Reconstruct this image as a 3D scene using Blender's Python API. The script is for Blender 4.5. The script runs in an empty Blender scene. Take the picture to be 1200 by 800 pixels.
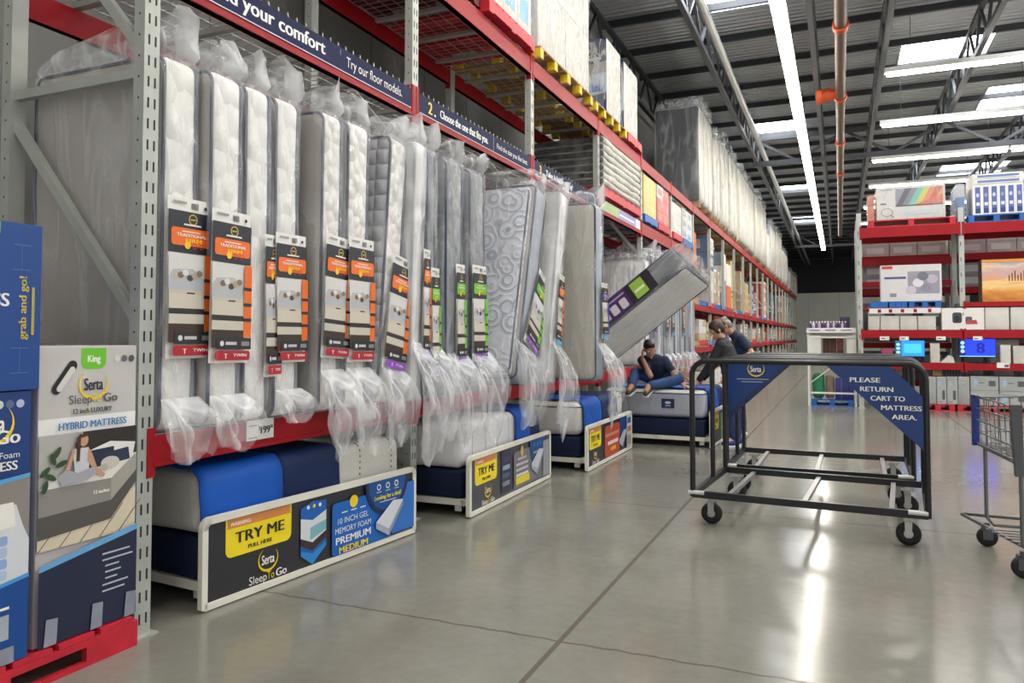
import bpy, bmesh, math, random
from mathutils import Vector, Matrix, noise
sc = bpy.context.scene
COL = sc.collection
R = math.radians
rnd = random.Random(7)

# ------------------------------------------------------------------ camera
CAM_H = 1.433
F_PX, YAW, PITCH, PY = 890.0, math.atan(384 / 890.0), math.atan(32 / 890.0), 363.0
cam = bpy.data.objects.new('camera', bpy.data.cameras.new('camera'))
COL.objects.link(cam)
cam.location = (0, 0, CAM_H)
cam.rotation_euler = (math.pi / 2 + PITCH, 0, YAW)
cam.data.sensor_width = 36
cam.data.lens = F_PX / 1200 * 36
cam.data.shift_y = (PY - 400) / 1200
cam.data.clip_start, cam.data.clip_end = 0.05, 300
sc.camera = cam
CR = cam.rotation_euler.to_matrix()

def ray(px, py):
    return CR @ Vector(((px - 600) / F_PX, -(py - PY) / F_PX, -1))
def onX(px, py, X):
    d = ray(px, py); return Vector((0, 0, CAM_H)) + d * (X / d.x)
def onY(px, py, Y):
    d = ray(px, py); return Vector((0, 0, CAM_H)) + d * (Y / d.y)
def onZ(px, py, Z=0.0):
    d = ray(px, py); return Vector((0, 0, CAM_H)) + d * ((Z - CAM_H) / d.z)

# ------------------------------------------------------------------ colour + materials
def lin(c):
    return c / 12.92 if c <= 0.04045 else ((c + 0.055) / 1.055) ** 2.4
def hx(h):
    h = h.lstrip('#')
    return tuple(lin(int(h[i:i + 2], 16) / 255) for i in (0, 2, 4))
MATS = {}
def nd(nt, t, **kw):
    n = nt.nodes.new(t)
    for k, v in kw.items():
        if k in n.inputs: n.inputs[k].default_value = v
        else: setattr(n, k, v)
    return n
def mat(name, col, rough=.5, metal=0., spec=.5, var=0.06, vscale=6., bump=0., bscale=60., stretch=(1, 1, 1), emit=None, estr=0.):
    """plain principled material with a procedural tone variation and optional bump"""
    if name in MATS: return MATS[name]
    m = bpy.data.materials.new(name); m.use_nodes = True; MATS[name] = m
    nt = m.node_tree; b = nt.nodes['Principled BSDF']
    c = hx(col) if isinstance(col, str) else col
    b.inputs['Roughness'].default_value = rough
    b.inputs['Metallic'].default_value = metal
    b.inputs['Specular IOR Level'].default_value = spec
    tc = nd(nt, 'ShaderNodeTexCoord')
    mp = nd(nt, 'ShaderNodeMapping'); mp.inputs['Scale'].default_value = stretch
    nt.links.new(tc.outputs['Object'], mp.inputs['Vector'])
    n = nd(nt, 'ShaderNodeTexNoise', Scale=vscale, Detail=4.)
    nt.links.new(mp.outputs['Vector'], n.inputs['Vector'])
    r = nd(nt, 'ShaderNodeValToRGB')
    r.color_ramp.elements[0].position = .3; r.color_ramp.elements[1].position = .7
    r.color_ramp.elements[0].color = tuple(x * (1 - var) for x in c) + (1,)
    r.color_ramp.elements[1].color = tuple(min(1, x * (1 + var)) for x in c) + (1,)
    nt.links.new(n.outputs['Fac'], r.inputs['Fac'])
    nt.links.new(r.outputs['Color'], b.inputs['Base Color'])
    if bump:
        n2 = nd(nt, 'ShaderNodeTexNoise', Scale=bscale, Detail=3.)
        nt.links.new(mp.outputs['Vector'], n2.inputs['Vector'])
        bp = nd(nt, 'ShaderNodeBump', Strength=bump, Distance=.02)
        nt.links.new(n2.outputs['Fac'], bp.inputs['Height'])
        nt.links.new(bp.outputs['Normal'], b.inputs['Normal'])
    if emit:
        b.inputs['Emission Color'].default_value = hx(emit) + (1,)
        b.inputs['Emission Strength'].default_value = estr
    return m

def math_n(nt, op, a, b=None, c=None):
    n = nd(nt, 'ShaderNodeMath', operation=op)
    for i, v in enumerate((a, b, c)):
        if v is None: continue
        if isinstance(v, (int, float)): n.inputs[i].default_value = v
        else: nt.links.new(v, n.inputs[i])
    return n.outputs[0]

# ------------------------------------------------------------------ mesh builder
class MB:
    def __init__(s):
        s.v, s.f, s.m, s.sm, s.mats = [], [], [], [], []
    def mi(s, m):
        if m not in s.mats: s.mats.append(m)
        return s.mats.index(m)
    def add(s, vs, fs, m, smooth=False, M=None):
        o = len(s.v)
        s.v += [tuple(M @ Vector(v)) for v in vs] if M else [tuple(v) for v in vs]
        i = s.mi(m)
        for f in fs:
            s.f.append(tuple(k + o for k in f)); s.m.append(i); s.sm.append(smooth)
    def box(s, x0, x1, y0, y1, z0, z1, m, M=None):
        vs = [(x, y, z) for x in (x0, x1) for y in (y0, y1) for z in (z0, z1)]
        s.add(vs, [(0, 1, 3, 2), (4, 6, 7, 5), (0, 4, 5, 1), (2, 3, 7, 6), (0, 2, 6, 4), (1, 5, 7, 3)], m, False, M)
    def bar(s, p, q, a, b, m, up=(0, 0, 1)):
        """square bar from p to q, a wide and b tall"""
        p, q = Vector(p), Vector(q); d = (q - p).normalized()
        u = Vector(up)
        if abs(d.dot(u)) > .98: u = Vector((1, 0, 0))
        x = d.cross(u).normalized(); y = x.cross(d)
        vs = [e + x * (sx * a / 2) + y * (sy * b / 2) for e in (p, q) for sx, sy in ((-1, -1), (1, -1), (1, 1), (-1, 1))]
        s.add(vs, [(3, 2, 1, 0), (4, 5, 6, 7), (0, 1, 5, 4), (1, 2, 6, 5), (2, 3, 7, 6), (3, 0, 4, 7)], m)
    def tube(s, pts, r, m, n=8, closed=False, caps=True):
        pts = [Vector(p) for p in pts]; N = len(pts); rings = []; prev = None
        for i, p in enumerate(pts):
            a = pts[i - 1] if (i > 0 or closed) else p
            b = pts[(i + 1) % N] if (i < N - 1 or closed) else p
            d = (b - a).normalized()
            if prev is None:
                u = Vector((0, 0, 1)) if abs(d.z) < .9 else Vector((1, 0, 0))
                x = d.cross(u).normalized()
            else:
                x = (prev - d * prev.dot(d)).normalized()
            prev = x; y = d.cross(x)
            rr = r[i] if isinstance(r, (list, tuple)) else r
            rings.append([p + (x * math.cos(t) + y * math.sin(t)) * rr for t in [2 * math.pi * k / n for k in range(n)]])
        vs = [v for rg in rings for v in rg]; fs = []
        for i in range(N if closed else N - 1):
            j = (i + 1) % N
            for k in range(n):
                l = (k + 1) % n
                fs.append((i * n + k, i * n + l, j * n + l, j * n + k))
        s.add(vs, fs, m, True)
        if caps and not closed:
            s.add(rings[0], [tuple(range(n))[::-1]], m); s.add(rings[-1], [tuple(range(n))], m)
    def cyl(s, p, q, r, m, n=16):
        s.tube([p, q], r, m, n)
    def lathe(s, prof, c, m, n=20, M=None):
        """profile (r,z) turned about z at c"""
        vs = [(c[0] + r * math.cos(2 * math.pi * k / n), c[1] + r * math.sin(2 * math.pi * k / n), c[2] + z) for r, z in prof for k in range(n)]
        fs = [(i * n + k, i * n + (k + 1) % n, (i + 1) * n + (k + 1) % n, (i + 1) * n + k) for i in range(len(prof) - 1) for k in range(n)]
        s.add(vs, fs, m, True, M)
    def prism(s, pts, axis_vec, m):
        """flat polygon (3d points) extruded by axis_vec"""
        n = len(pts); pts = [Vector(p) for p in pts]; a = Vector(axis_vec)
        s.add(pts + [p + a for p in pts], [tuple(range(n))[::-1], tuple(range(n, 2 * n))] + [(i, (i + 1) % n, (i + 1) % n + n, i + n) for i in range(n)], m)
    def rbox(s, c, h, r, m, seg=3, cuts=(2, 2, 2), disp=None, M=None, mfun=None):
        """box with rounded edges; disp(p, n) moves each vertex, mfun(n) picks a material by face normal"""
        h = Vector(h); r = min(r, min(h) * .999)
        def lines(hh, k):
            L = [-hh + r * (1 - math.cos(math.pi / 2 * i / seg)) for i in range(seg)]
            L += [-hh + r + (2 * hh - 2 * r) * i / k for i in range(k + 1)]
            L += [hh - r * (1 - math.cos(math.pi / 2 * i / seg)) for i in range(seg - 1, -1, -1)]
            return L
        Ls = [lines(h[i], cuts[i]) for i in range(3)]
        cache, vs, fs = {}, [], []
        def vert(ix, iy, iz):
            k = (ix, iy, iz)
            if k in cache: return cache[k]
            p = Vector((Ls[0][ix], Ls[1][iy], Ls[2][iz]))
            q = Vector([max(-(h[i] - r), min(h[i] - r, p[i])) for i in range(3)])
            d = p - q
            nn = d.normalized() if d.length > 1e-9 else Vector((0, 0, 1))
            p2 = q + nn * r
            if disp: p2 = p2 + disp(p2, nn)
            cache[k] = len(vs); vs.append(p2 + Vector(c)); return cache[k]
        N = [len(l) - 1 for l in Ls]
        for ax in range(3):
            a, b = [(1, 2), (2, 0), (0, 1)][ax]
            for side in (0, N[ax]):
                for i in range(N[a]):
                    for j in range(N[b]):
                        q = []
                        for di, dj in ((0, 0), (1, 0), (1, 1), (0, 1)):
                            k = [0, 0, 0]; k[ax] = side; k[a] = i + di; k[b] = j + dj
                            q.append(vert(*k))
                        fs.append(tuple(q) if side else tuple(q[::-1]))
        if mfun is None:
            s.add(vs, fs, m, True, M)
        else:
            o = len(s.v); s.v += [tuple(M @ v) if M else tuple(v) for v in vs]
            for f in fs:
                nn = (vs[f[1]] - vs[f[0]]).cross(vs[f[2]] - vs[f[0]])
                if nn.length < 1e-12: nn = Vector((0, 0, 1))
                s.f.append(tuple(k + o for k in f)); s.m.append(s.mi(mfun(nn.normalized()))); s.sm.append(True)
    def build(s, name, parent=None, origin=None, **props):
        me = bpy.data.meshes.new(name)
        if origin is None:
            if parent is not None: origin = Vector(parent.get('_o', (0, 0, 0)))
            else:
                xs, ys, zs = zip(*s.v)
                origin = Vector(((min(xs) + max(xs)) / 2, (min(ys) + max(ys)) / 2, min(zs)))
        origin = Vector(origin)
        me.from_pydata([tuple(Vector(v) - origin) for v in s.v], [], s.f)
        for m in s.mats: me.materials.append(m)
        me.polygons.foreach_set('material_index', s.m)
        me.polygons.foreach_set('use_smooth', s.sm)
        me.validate(); me.update()
        o = bpy.data.objects.new(name, me); COL.objects.link(o)
        if parent is not None:
            o.parent = parent
            o.location = origin - Vector(parent.get('_o', (0, 0, 0)))
        else:
            o.location = origin
        for k, v in props.items(): o[k] = v
        o['_o'] = tuple(origin)
        return o

def thing(name, label, cat, loc=(0, 0, 0), group=None):
    o = bpy.data.objects.new(name, None); COL.objects.link(o)
    o.empty_display_size = .1
    o.location = loc; o['label'] = label; o['category'] = cat; o['_o'] = tuple(loc)
    if group: o['group'] = group
    return o
def P(label, cat, group=None):
    d = {'label': label, 'category': cat}
    if group: d['group'] = group
    return d
def dup(root, loc, label=None, rotz=None, group=None):
    r = root.copy(); COL.objects.link(r); r.location = loc; r['_o'] = tuple(loc)
    if rotz is not None: r.rotation_euler = (0, 0, rotz)
    if label: r['label'] = label
    if group: r['group'] = group
    for ch in list(root.children):
        c = ch.copy(); COL.objects.link(c); c.parent = r
        for g in list(ch.children):
            d = g.copy(); COL.objects.link(d); d.parent = c
    return r

# ------------------------------------------------------------------ flat printed art (signs, labels, packaging)
FCACHE = {}
def glyphs(txt, bold):
    k = (txt, bold)
    if k not in FCACHE:
        cu = bpy.data.curves.new('t', 'FONT'); cu.body = txt; cu.size = 1; cu.resolution_u = 3
        cu.offset = 0
        ob = bpy.data.objects.new('t', cu)
        me = bpy.data.meshes.new_from_object(ob)
        FCACHE[k] = ([(v.co.x, v.co.y) for v in me.vertices], [tuple(p.vertices) for p in me.polygons])
        bpy.data.objects.remove(ob); bpy.data.curves.remove(cu); bpy.data.meshes.remove(me)
    return FCACHE[k]
class Art:
    """layers of flat ink on a plane: o = lower left corner, u right, v up (unit vectors), w x h metres"""
    def __init__(s, o, u, v, w, h, mb=None):
        s.o, s.u, s.v = Vector(o), Vector(u).normalized(), Vector(v).normalized()
        s.n = s.u.cross(s.v).normalized(); s.w, s.h = w, h; s.mb = mb or MB(); s.k = 0; s.step = .0005
    def pt(s, x, y): return s.o + s.u * x + s.v * y + s.n * (s.k * s.step)
    def poly(s, pts, m):
        s.k += 1
        s.mb.add([s.pt(*p) for p in pts], [tuple(range(len(pts)))], m)
    def rect(s, x0, y0, x1, y1, m): s.poly([(x0, y0), (x1, y0), (x1, y1), (x0, y1)], m)
    def rrect(s, x0, y0, x1, y1, r, m, corners=(1, 1, 1, 1)):
        pts = []
        for (cx, cy, a), on in zip(((x1 - r, y0 + r, -90), (x1 - r, y1 - r, 0), (x0 + r, y1 - r, 90), (x0 + r, y0 + r, 180)), corners):
            if on: pts += [(cx + r * math.cos(R(a + t)), cy + r * math.sin(R(a + t))) for t in (0, 22, 45, 68, 90)]
            else:
                pts.append((cx + r * (1 if cx > (x0 + x1) / 2 else -1), cy + r * (1 if cy > (y0 + y1) / 2 else -1)))
        s.poly(pts, m)
    def ell(s, cx, cy, rx, ry, m, n=24):
        s.poly([(cx + rx * math.cos(2 * math.pi * i / n), cy + ry * math.sin(2 * math.pi * i / n)) for i in range(n)], m)
    def arc(s, cx, cy, rx, ry, a0, a1, w0, w1, m, n=20):
        """crescent stroke"""
        s.k += 1; vs = []; fs = []
        for i in range(n + 1):
            t = i / n; a = R(a0 + (a1 - a0) * t); w = w0 + (w1 - w0) * math.sin(math.pi * t)
            vs += [s.pt(cx + (rx - w) * math.cos(a), cy + (ry - w) * math.sin(a)), s.pt(cx + rx * math.cos(a), cy + ry * math.sin(a))]
        s.mb.add(vs, [(2 * i, 2 * i + 1, 2 * i + 3, 2 * i + 2) for i in range(n)], m)
    def text(s, t, x, y, size, m, align='l', bold=False, fit=None, rot=0, sx=1.):
        vs, fs = glyphs(t, bold)
        x0 = min(v[0] for v in vs); x1 = max(v[0] for v in vs)
        if fit: sx = fit / ((x1 - x0) * size)
        w = (x1 - x0) * size * sx
        off = {'l': 0, 'c': -w / 2, 'r': -w}[align]
        s.k += 1; c, q = math.cos(R(rot)), math.sin(R(rot)); out = []
        for a, b in vs:
            lx, ly = (a - x0) * size * sx + off, b * size
            out.append(s.pt(x + lx * c - ly * q, y + lx * q + ly * c))
        s.mb.add(out, fs, m)
        if bold:                                # second strike, slightly to the right, thickens the stems
            for t_ in (.035, .07):
                s.k += .1; dx = size * t_ * min(1, sx)
                s.mb.add([p + s.u * (dx * c) + s.v * (dx * q) + s.n * (t_ * 3 * s.step) for p in out], fs, m)
    def build(s, name, parent=None, **pr): return s.mb.build(name, parent, **pr)

def ink(h): return mat('ink_' + h.lstrip('#'), h, rough=.38, var=.03)
WHT, YEL, NAVY, BLUE, ORG, BLK, RED, GRN = '#f2f2ee', '#f4d21a', '#122a5c', '#0f5fb0', '#f0701c', '#1c1d22', '#a51c2c', '#6fc23a'
def logo(a, cx, cy, w, txt_col=WHT, dark=True):
    """crescent ring with the five letters of the brand as on the signs"""
    a.arc(cx, cy, w * .5, w * .46, 120, 400, .006 * w, .09 * w, ink(YEL))
    a.text('Serta', cx - w * .02, cy - w * .17, w * .52, ink(txt_col), 'c', True, fit=w * .62)
def logo2(a, cx, y, w, c1=WHT, c2=YEL):
    a.text('Sleep', cx - w * .5, y, w * .23, ink(c1), 'l', False, fit=w * .46)
    a.text('To', cx - w * .03, y, w * .23, ink(c2), 'l', False, fit=w * .19)
    a.text('Go', cx + w * .2, y, w * .23, ink(c1), 'l', True, fit=w * .29)

# ------------------------------------------------------------------ shared materials
M_UP = mat('galvanised_upright', '#b4b8b2', .45, .25, var=.08)
M_RED = mat('rack_red_paint', '#a00b19', .5, spec=.3, var=.08)
M_SLOT = mat('slot_dark', '#2a2b2c', .8)
M_WIRE = mat('zinc_wire', '#b0b1aa', .4, .5)
M_CHAN = mat('deck_channel', '#a9aaa5', .5, .3)
M_BLK = mat('black_powder_coat', '#17181b', .35, var=.12)
M_STEEL = mat('bright_steel', '#b9b9b4', .3, .8)
M_CREAM = mat('cream_painted_frame', '#e6e3d6', .4, var=.05)
M_RUB = mat('black_rubber', '#1a1a1b', .6)
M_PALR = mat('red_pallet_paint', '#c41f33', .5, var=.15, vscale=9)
M_PALD = mat('shaded_red_pallet', '#6a1a20', .7, var=.2, vscale=9)  # pallet red darkened to paint in the shade on undersides over the near bays
M_PALB = mat('blue_pallet_paint', '#1565b5', .5, var=.12, vscale=9)
M_PALY = mat('yellow_block_paint', '#e5c21d', .5, var=.12)
M_WOOD = mat('raw_pallet_wood', '#a98a5e', .8, var=.2, stretch=(1, 6, 1))
M_PIPE = mat('navy_piping', '#39425c', .7)
# ------------------------------------------------------------------ setting
def floor_mat():
    m = bpy.data.materials.new('polished_concrete'); m.use_nodes = True
    nt = m.node_tree; b = nt.nodes['Principled BSDF']; L = nt.links.new
    g = nd(nt, 'ShaderNodeNewGeometry'); sep = nd(nt, 'ShaderNodeSeparateXYZ'); L(g.outputs['Position'], sep.inputs[0])
    n1 = nd(nt, 'ShaderNodeTexNoise', Scale=.9, Detail=6., Roughness=.6); L(g.outputs['Position'], n1.inputs['Vector'])
    n2 = nd(nt, 'ShaderNodeTexNoise', Scale=14., Detail=5., Roughness=.7); L(g.outputs['Position'], n2.inputs['Vector'])
    r1 = nd(nt, 'ShaderNodeValToRGB'); L(n1.outputs['Fac'], r1.inputs['Fac'])
    r1.color_ramp.elements[0].position = .3; r1.color_ramp.elements[1].position = .72
    r1.color_ramp.elements[0].color = (.195, .190, .160, 1); r1.color_ramp.elements[1].color = (.265, .259, .224, 1)
    mx = nd(nt, 'ShaderNodeMixRGB', blend_type='MULTIPLY'); mx.inputs[0].default_value = .35
    L(r1.outputs[0], mx.inputs[1])
    r2 = nd(nt, 'ShaderNodeValToRGB'); L(n2.outputs['Fac'], r2.inputs['Fac'])
    r2.color_ramp.elements[0].color = (.72, .7, .66, 1); r2.color_ramp.elements[0].position = .35; r2.color_ramp.elements[1].position = .65
    L(r2.outputs[0], mx.inputs[2])
    # saw-cut joints: one family along the aisle, one across it
    wob = nd(nt, 'ShaderNodeTexNoise', Scale=7., Detail=4.); L(g.outputs['Position'], wob.inputs['Vector'])
    wb = math_n(nt, 'MULTIPLY_ADD', wob.outputs['Fac'], .05, -.025)
    def fam(axis, off, per, half, wobble):
        x = math_n(nt, 'ADD', sep.outputs[axis], -off)
        if wobble: x = math_n(nt, 'ADD', x, wb)
        x = math_n(nt, 'PINGPONG', x, per / 2)
        return math_n(nt, 'LESS_THAN', x, half)
    j1, j2 = fam(0, -1.235, 3.02, .013, False), fam(1, 3.43, 3.02, .009, True)
    j = math_n(nt, 'MAXIMUM', j1, j2)
    mj = nd(nt, 'ShaderNodeMixRGB'); L(math_n(nt, 'MULTIPLY', j, .85), mj.inputs[0]); L(mx.outputs[0], mj.inputs[1]); mj.inputs[2].default_value = (.11, .09, .075, 1)
    L(mj.outputs[0], b.inputs['Base Color'])
    n3 = nd(nt, 'ShaderNodeTexNoise', Scale=2.2, Detail=5.); L(g.outputs['Position'], n3.inputs['Vector'])
    L(math_n(nt, 'ADD', math_n(nt, 'MULTIPLY_ADD', n3.outputs['Fac'], .05, .13), math_n(nt, 'MULTIPLY', j, .08)), b.inputs['Roughness'])
    L(math_n(nt, 'MULTIPLY_ADD', j, -.26, .32), b.inputs['Specular IOR Level'])
    n4 = nd(nt, 'ShaderNodeTexNoise', Scale=3.5, Detail=2.); L(g.outputs['Position'], n4.inputs['Vector'])
    return m
XW, ROOF, YB = -4.85, 8.5, 66.0
mb = MB(); mb.add([(XW - .3, -8, 0), (22, -8, 0), (22, 74, 0), (XW - .3, 74, 0)], [(0, 1, 2, 3)], floor_mat())
mb.build('floor', origin=(0, 0, 0), kind='structure')

def panel_mat(name, c, axis, per, dark=.55, w=.012):
    m = mat(name, c, .6, var=.05, vscale=1.2)
    nt = m.node_tree; b = nt.nodes['Principled BSDF']; L = nt.links.new
    src = b.inputs['Base Color'].links[0].from_socket
    g = nd(nt, 'ShaderNodeNewGeometry'); sep = nd(nt, 'ShaderNodeSeparateXYZ'); L(g.outputs['Position'], sep.inputs[0])
    j = math_n(nt, 'LESS_THAN', math_n(nt, 'PINGPONG', sep.outputs[axis], per / 2), w)
    mx = nd(nt, 'ShaderNodeMixRGB', blend_type='MULTIPLY'); L(j, mx.inputs[0]); L(src, mx.inputs[1]); mx.inputs[2].default_value = (dark, dark, dark, 1)
    L(mx.outputs[0], b.inputs['Base Color'])
    return m
mb = MB(); mb.box(XW - .2, XW, -8, 74, 0, ROOF, panel_mat('wall_panel_grey', '#8f908d', 1, 1.2)); mb.build('wall_left', kind='structure')
mb = MB(); mb.box(XW, 9, YB, YB + .15, 0, 5.0, panel_mat('white_cooler_panel', '#d9dcd2', 0, 2.3)); mb.build('wall_back', kind='structure')
mb = MB(); mb.box(XW, 22, 74, 74.2, 0, ROOF, mat('far_dark_wall', '#3a3d40', .8)); mb.build('wall_rear', kind='structure')

# corrugated roof deck, with real openings left for the skylights
def deck_mat():
    m = mat('roof_deck', '#bcc1c6', .5, .1, var=.05, vscale=.6)
    nt = m.node_tree; b = nt.nodes['Principled BSDF']; L = nt.links.new
    g = nd(nt, 'ShaderNodeNewGeometry'); sep = nd(nt, 'ShaderNodeSeparateXYZ'); L(g.outputs['Position'], sep.inputs[0])
    h = math_n(nt, 'SMOOTHSTEP' if False else 'SINE', math_n(nt, 'MULTIPLY', sep.outputs[1], 2 * math.pi / .2))
    bp = nd(nt, 'ShaderNodeBump', Strength=.9, Distance=.05); L(h, bp.inputs['Height']); L(bp.outputs[0], b.inputs['Normal'])
    return m
SKY = []
for Y in (3.0, 14.4, 25.6, 36.6, 47.5): SKY.append((-2.5, -1.15, Y, Y + 2.3))
for Y in (9.2, 20.2, 31.2, 42.2): SKY.append((1.45, 3.45, Y, Y + 2.3))
for Y in (3.6, 14.2, 24.8, 35.4): SKY.append((3.95, 6.4, Y, Y + 2.4))
for Y in (9.0, 20.0, 31.0): SKY.append((8.2, 10.4, Y, Y + 2.4))
ceil = MB(); DM = deck_mat()
xs = sorted({XW - .2, 22.0} | {a for s in SKY for a in s[:2]}); ys = sorted({-8.0, 74.0} | {a for s in SKY for a in s[2:]})
for i in range(len(xs) - 1):
    for j in range(len(ys) - 1):
        cx, cy = (xs[i] + xs[i + 1]) / 2, (ys[j] + ys[j + 1]) / 2
        if any(s[0] < cx < s[1] and s[2] < cy < s[3] for s in SKY): continue
        ceil.add([(xs[i], ys[j], ROOF), (xs[i], ys[j + 1], ROOF), (xs[i + 1], ys[j + 1], ROOF), (xs[i + 1], ys[j], ROOF)], [(0, 1, 2, 3)], DM)
ceil = ceil.build('ceiling', origin=(0, 0, ROOF), kind='structure')
M_DARK = mat('dark_roof_steel', '#33363a', .55, .2, var=.1)
M_SKYL = mat('skylight_lens', '#ffffff', .4, emit='#f4f8ff', estr=10)
for i, s in enumerate(SKY):
    w = MB(); w.add([(s[0], s[2], ROOF + .12), (s[0], s[3], ROOF + .12), (s[1], s[3], ROOF + .12), (s[1], s[2], ROOF + .12)], [(0, 1, 2, 3)], M_SKYL)
    w = w.build('window_%d' % (i + 1), kind='structure')
    f = MB()
    for a in (s[0], s[1]): f.box(a - .03, a + .03, s[2], s[3], ROOF - .02, ROOF + .14, M_CHAN)
    for a in (s[2], s[3]): f.box(s[0], s[1], a - .03, a + .03, ROOF - .02, ROOF + .14, M_CHAN)
    f.build('window_frame', w)
Y = -6.0
while Y < 73:
    f = MB(); f.box(XW, 22, Y - .035, Y + .035, ROOF - .18, ROOF - .03, M_DARK); f.build('purlin', ceil); Y += 1.85

def web(mb, p, q, zt, zb, step, m, w=.09):
    """open-web girder between two plan points"""
    p, q = Vector((p[0], p[1], 0)), Vector((q[0], q[1], 0)); d = (q - p); n = max(2, round(d.length / step)); s = d / n
    for z in (zt, zb): mb.bar(p + Vector((0, 0, z)), q + Vector((0, 0, z)), w, w, m)
    for i in range(n):
        a = p + s * i; b = p + s * (i + 1); mid = (a + b) / 2
        mb.bar(a + Vector((0, 0, zt)), mid + Vector((0, 0, zb)), w * .55, w * .55, m)
        mb.bar(mid + Vector((0, 0, zb)), b + Vector((0, 0, zt)), w * .55, w * .55, m)
M_GIRD = mat('girder_grey', '#54565a', .5, .3)
for X, zb, m in ((-4.55, 7.35, M_DARK), (-2.55, 7.45, M_GIRD), (-.42, 7.3, M_GIRD), (.95, 7.45, M_GIRD), (2.75, 7.4, M_DARK), (5.1, 7.4, M_DARK), (7.8, 7.4, M_DARK), (10.8, 7.4, M_DARK), (14.5, 7.4, M_DARK)):
    g = MB(); web(g, (X, -4), (X, 72), ROOF - .33, zb, 1.45, m, .1); g.build('truss', ceil)
for Yt in (26.6, 52.0):
    g = MB(); web(g, (-2.6, Yt), (20, Yt), ROOF - .4, 7.25, 2.9, M_GIRD, .15); g.build('truss', ceil)
# light-reflecting conduit carried on the second girder line
g = MB(); g.tube([(-2.28, -3, 7.62), (-2.28, 70, 7.62)], .085, mat('bright_conduit', '#c9ccc9', .3, .4), 10)
g.build('ceiling_duct', **P('long pale round duct running under the roof girder above the tall white bundles', 'duct'))
# sprinkler main with orange couplings and its valve branch
p = thing('sprinkler_pipe', 'brown sprinkler main hanging from the roof with orange couplings', 'pipe', (.09, 10, 7.0))
M_PIPEB = mat('sprinkler_brown', '#6d5a4e', .45, .2); M_ORG = mat('orange_coupling', '#cf5420', .45)
g = MB(); g.tube([(.09, 3, 7.0), (.09, 45, 7.0)], .105, M_PIPEB, 12); g.build('main_pipe', p)
for Yc in (14.6, 19.0, 23.4, 27.8): 
    g = MB(); g.tube([(.09, Yc - .09, 7.0), (.09, Yc + .09, 7.0)], .14, M_ORG, 12); g.build('coupling', p)
g = MB(); g.tube([(.05, 18.75, 7.0), (-.18, 18.75, 7.0), (-.34, 18.75, 6.97)], [.1, .16, .12], M_ORG, 12); g.tube([(-.3, 18.75, 6.97), (-.42, 18.75, 6.97)], .17, M_ORG, 12); g.build('valve', p)
g = MB(); g.tube([(.09, 12.9, 7.0), (-.5, 12.9, 7.02), (-.6, 13.0, 7.25)], .045, M_PIPEB, 8); g.tube([(.09, 13.4, 7.05), (4.5, 13.9, 7.6)], .04, M_PIPEB, 8); g.build('branch_pipe', p)
for Yh in (8, 16, 24, 32, 40):
    g = MB(); g.bar((.09, Yh, 7.1), (.09, Yh, ROOF - .1), .02, .02, M_DARK); g.build('hanger', p)

# lamps: the row over the aisle, and rows across it over the right-hand racks
M_TUBE = mat('lamp_tube', '#ffffff', .4, emit='#fff8ea', estr=15)
M_HOUS = mat('lamp_housing', '#d5d5cf', .45, .2)
ORD = ['nearest', 'second', 'third', 'fourth', 'fifth', 'sixth', 'seventh', 'eighth', 'ninth', 'tenth', 'eleventh', 'twelfth', 'thirteenth', 'fourteenth', 'fifteenth', 'sixteenth', 'seventeenth', 'eighteenth', 'nineteenth', 'twentieth']
def lamp(p, q, label, group, w=.2):
    p, q = Vector(p), Vector(q); d = (q - p).normalized()
    t = thing('ceiling_light', label, 'ceiling light', (p + q) / 2, group)
    g = MB(); g.bar(p + Vector((0, 0, .08)), q + Vector((0, 0, .08)), w, .1, M_HOUS); g.build('housing', t)
    g = MB()
    s = d.cross(Vector((0, 0, 1))) * w * .24
    for k in (-1, 1): g = MB(); g.tube([p + d * .05 + s * k, q - d * .05 + s * k], w * .2, M_TUBE, 8); g.build('tube', t, label='glowing white tube')
    for e in (p + d * .5, q - d * .5): g = MB(); g.bar(e + Vector((0, 0, .13)), (e.x, e.y, ROOF - .1), .012, .012, M_DARK); g.build('hanger', t)
Y = -5.4; n = 0
while Y < 52:
    vis = Y > 8
    lab = ('%s strip light in the bright row over the aisle, counting from the camera' % ORD[n]) if vis else 'strip light in the row over the aisle behind the camera'
    lamp((-.88, Y, 7.0), (-.88, Y + 4.7, 7.0), lab, 'strip lights over the aisle', .26); Y += 4.8; n += vis
for i, (Yl, X0) in enumerate(((4.6, 1.0), (9.1, 1.0), (13.4, 1.0), (17.8, .95), (22.1, 1.05), (26.5, 1.0), (31, 1.05), (36, 1.0), (41, 1.0))):
    for k in range(3):
        vis = Yl > 14
        lab = ('crosswise strip light over right racks, %s row, %s of its row' % (ORD[i - 3].replace('nearest', 'first'), ('left end', 'middle', 'right end')[k])) if vis else 'crosswise strip light over the right side near the camera'
        lamp((X0 + k * 3.75, Yl, 7.0), (X0 + k * 3.75 + 3.7, Yl, 7.0), lab, 'crosswise strip lights', .18)

# ------------------------------------------------------------------ world
w = bpy.data.worlds.new('world'); sc.world = w; w.use_nodes = True
w.node_tree.nodes['Background'].inputs[0].default_value = (1, .985, .95, 1)
w.node_tree.nodes['Background'].inputs[1].default_value = .62
sc.view_settings.view_transform = 'Standard'
sc.view_settings.look = 'None'
sc.view_settings.gamma = 1
sc.view_settings.use_curve_mapping = False
sc.view_settings.exposure = 0.74
sc.cycles.use_denoising = True
sc.cycles.max_bounces = 8
sc.cycles.transparent_max_bounces = 24
sc.cycles.sample_clamp_indirect = 6
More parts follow.
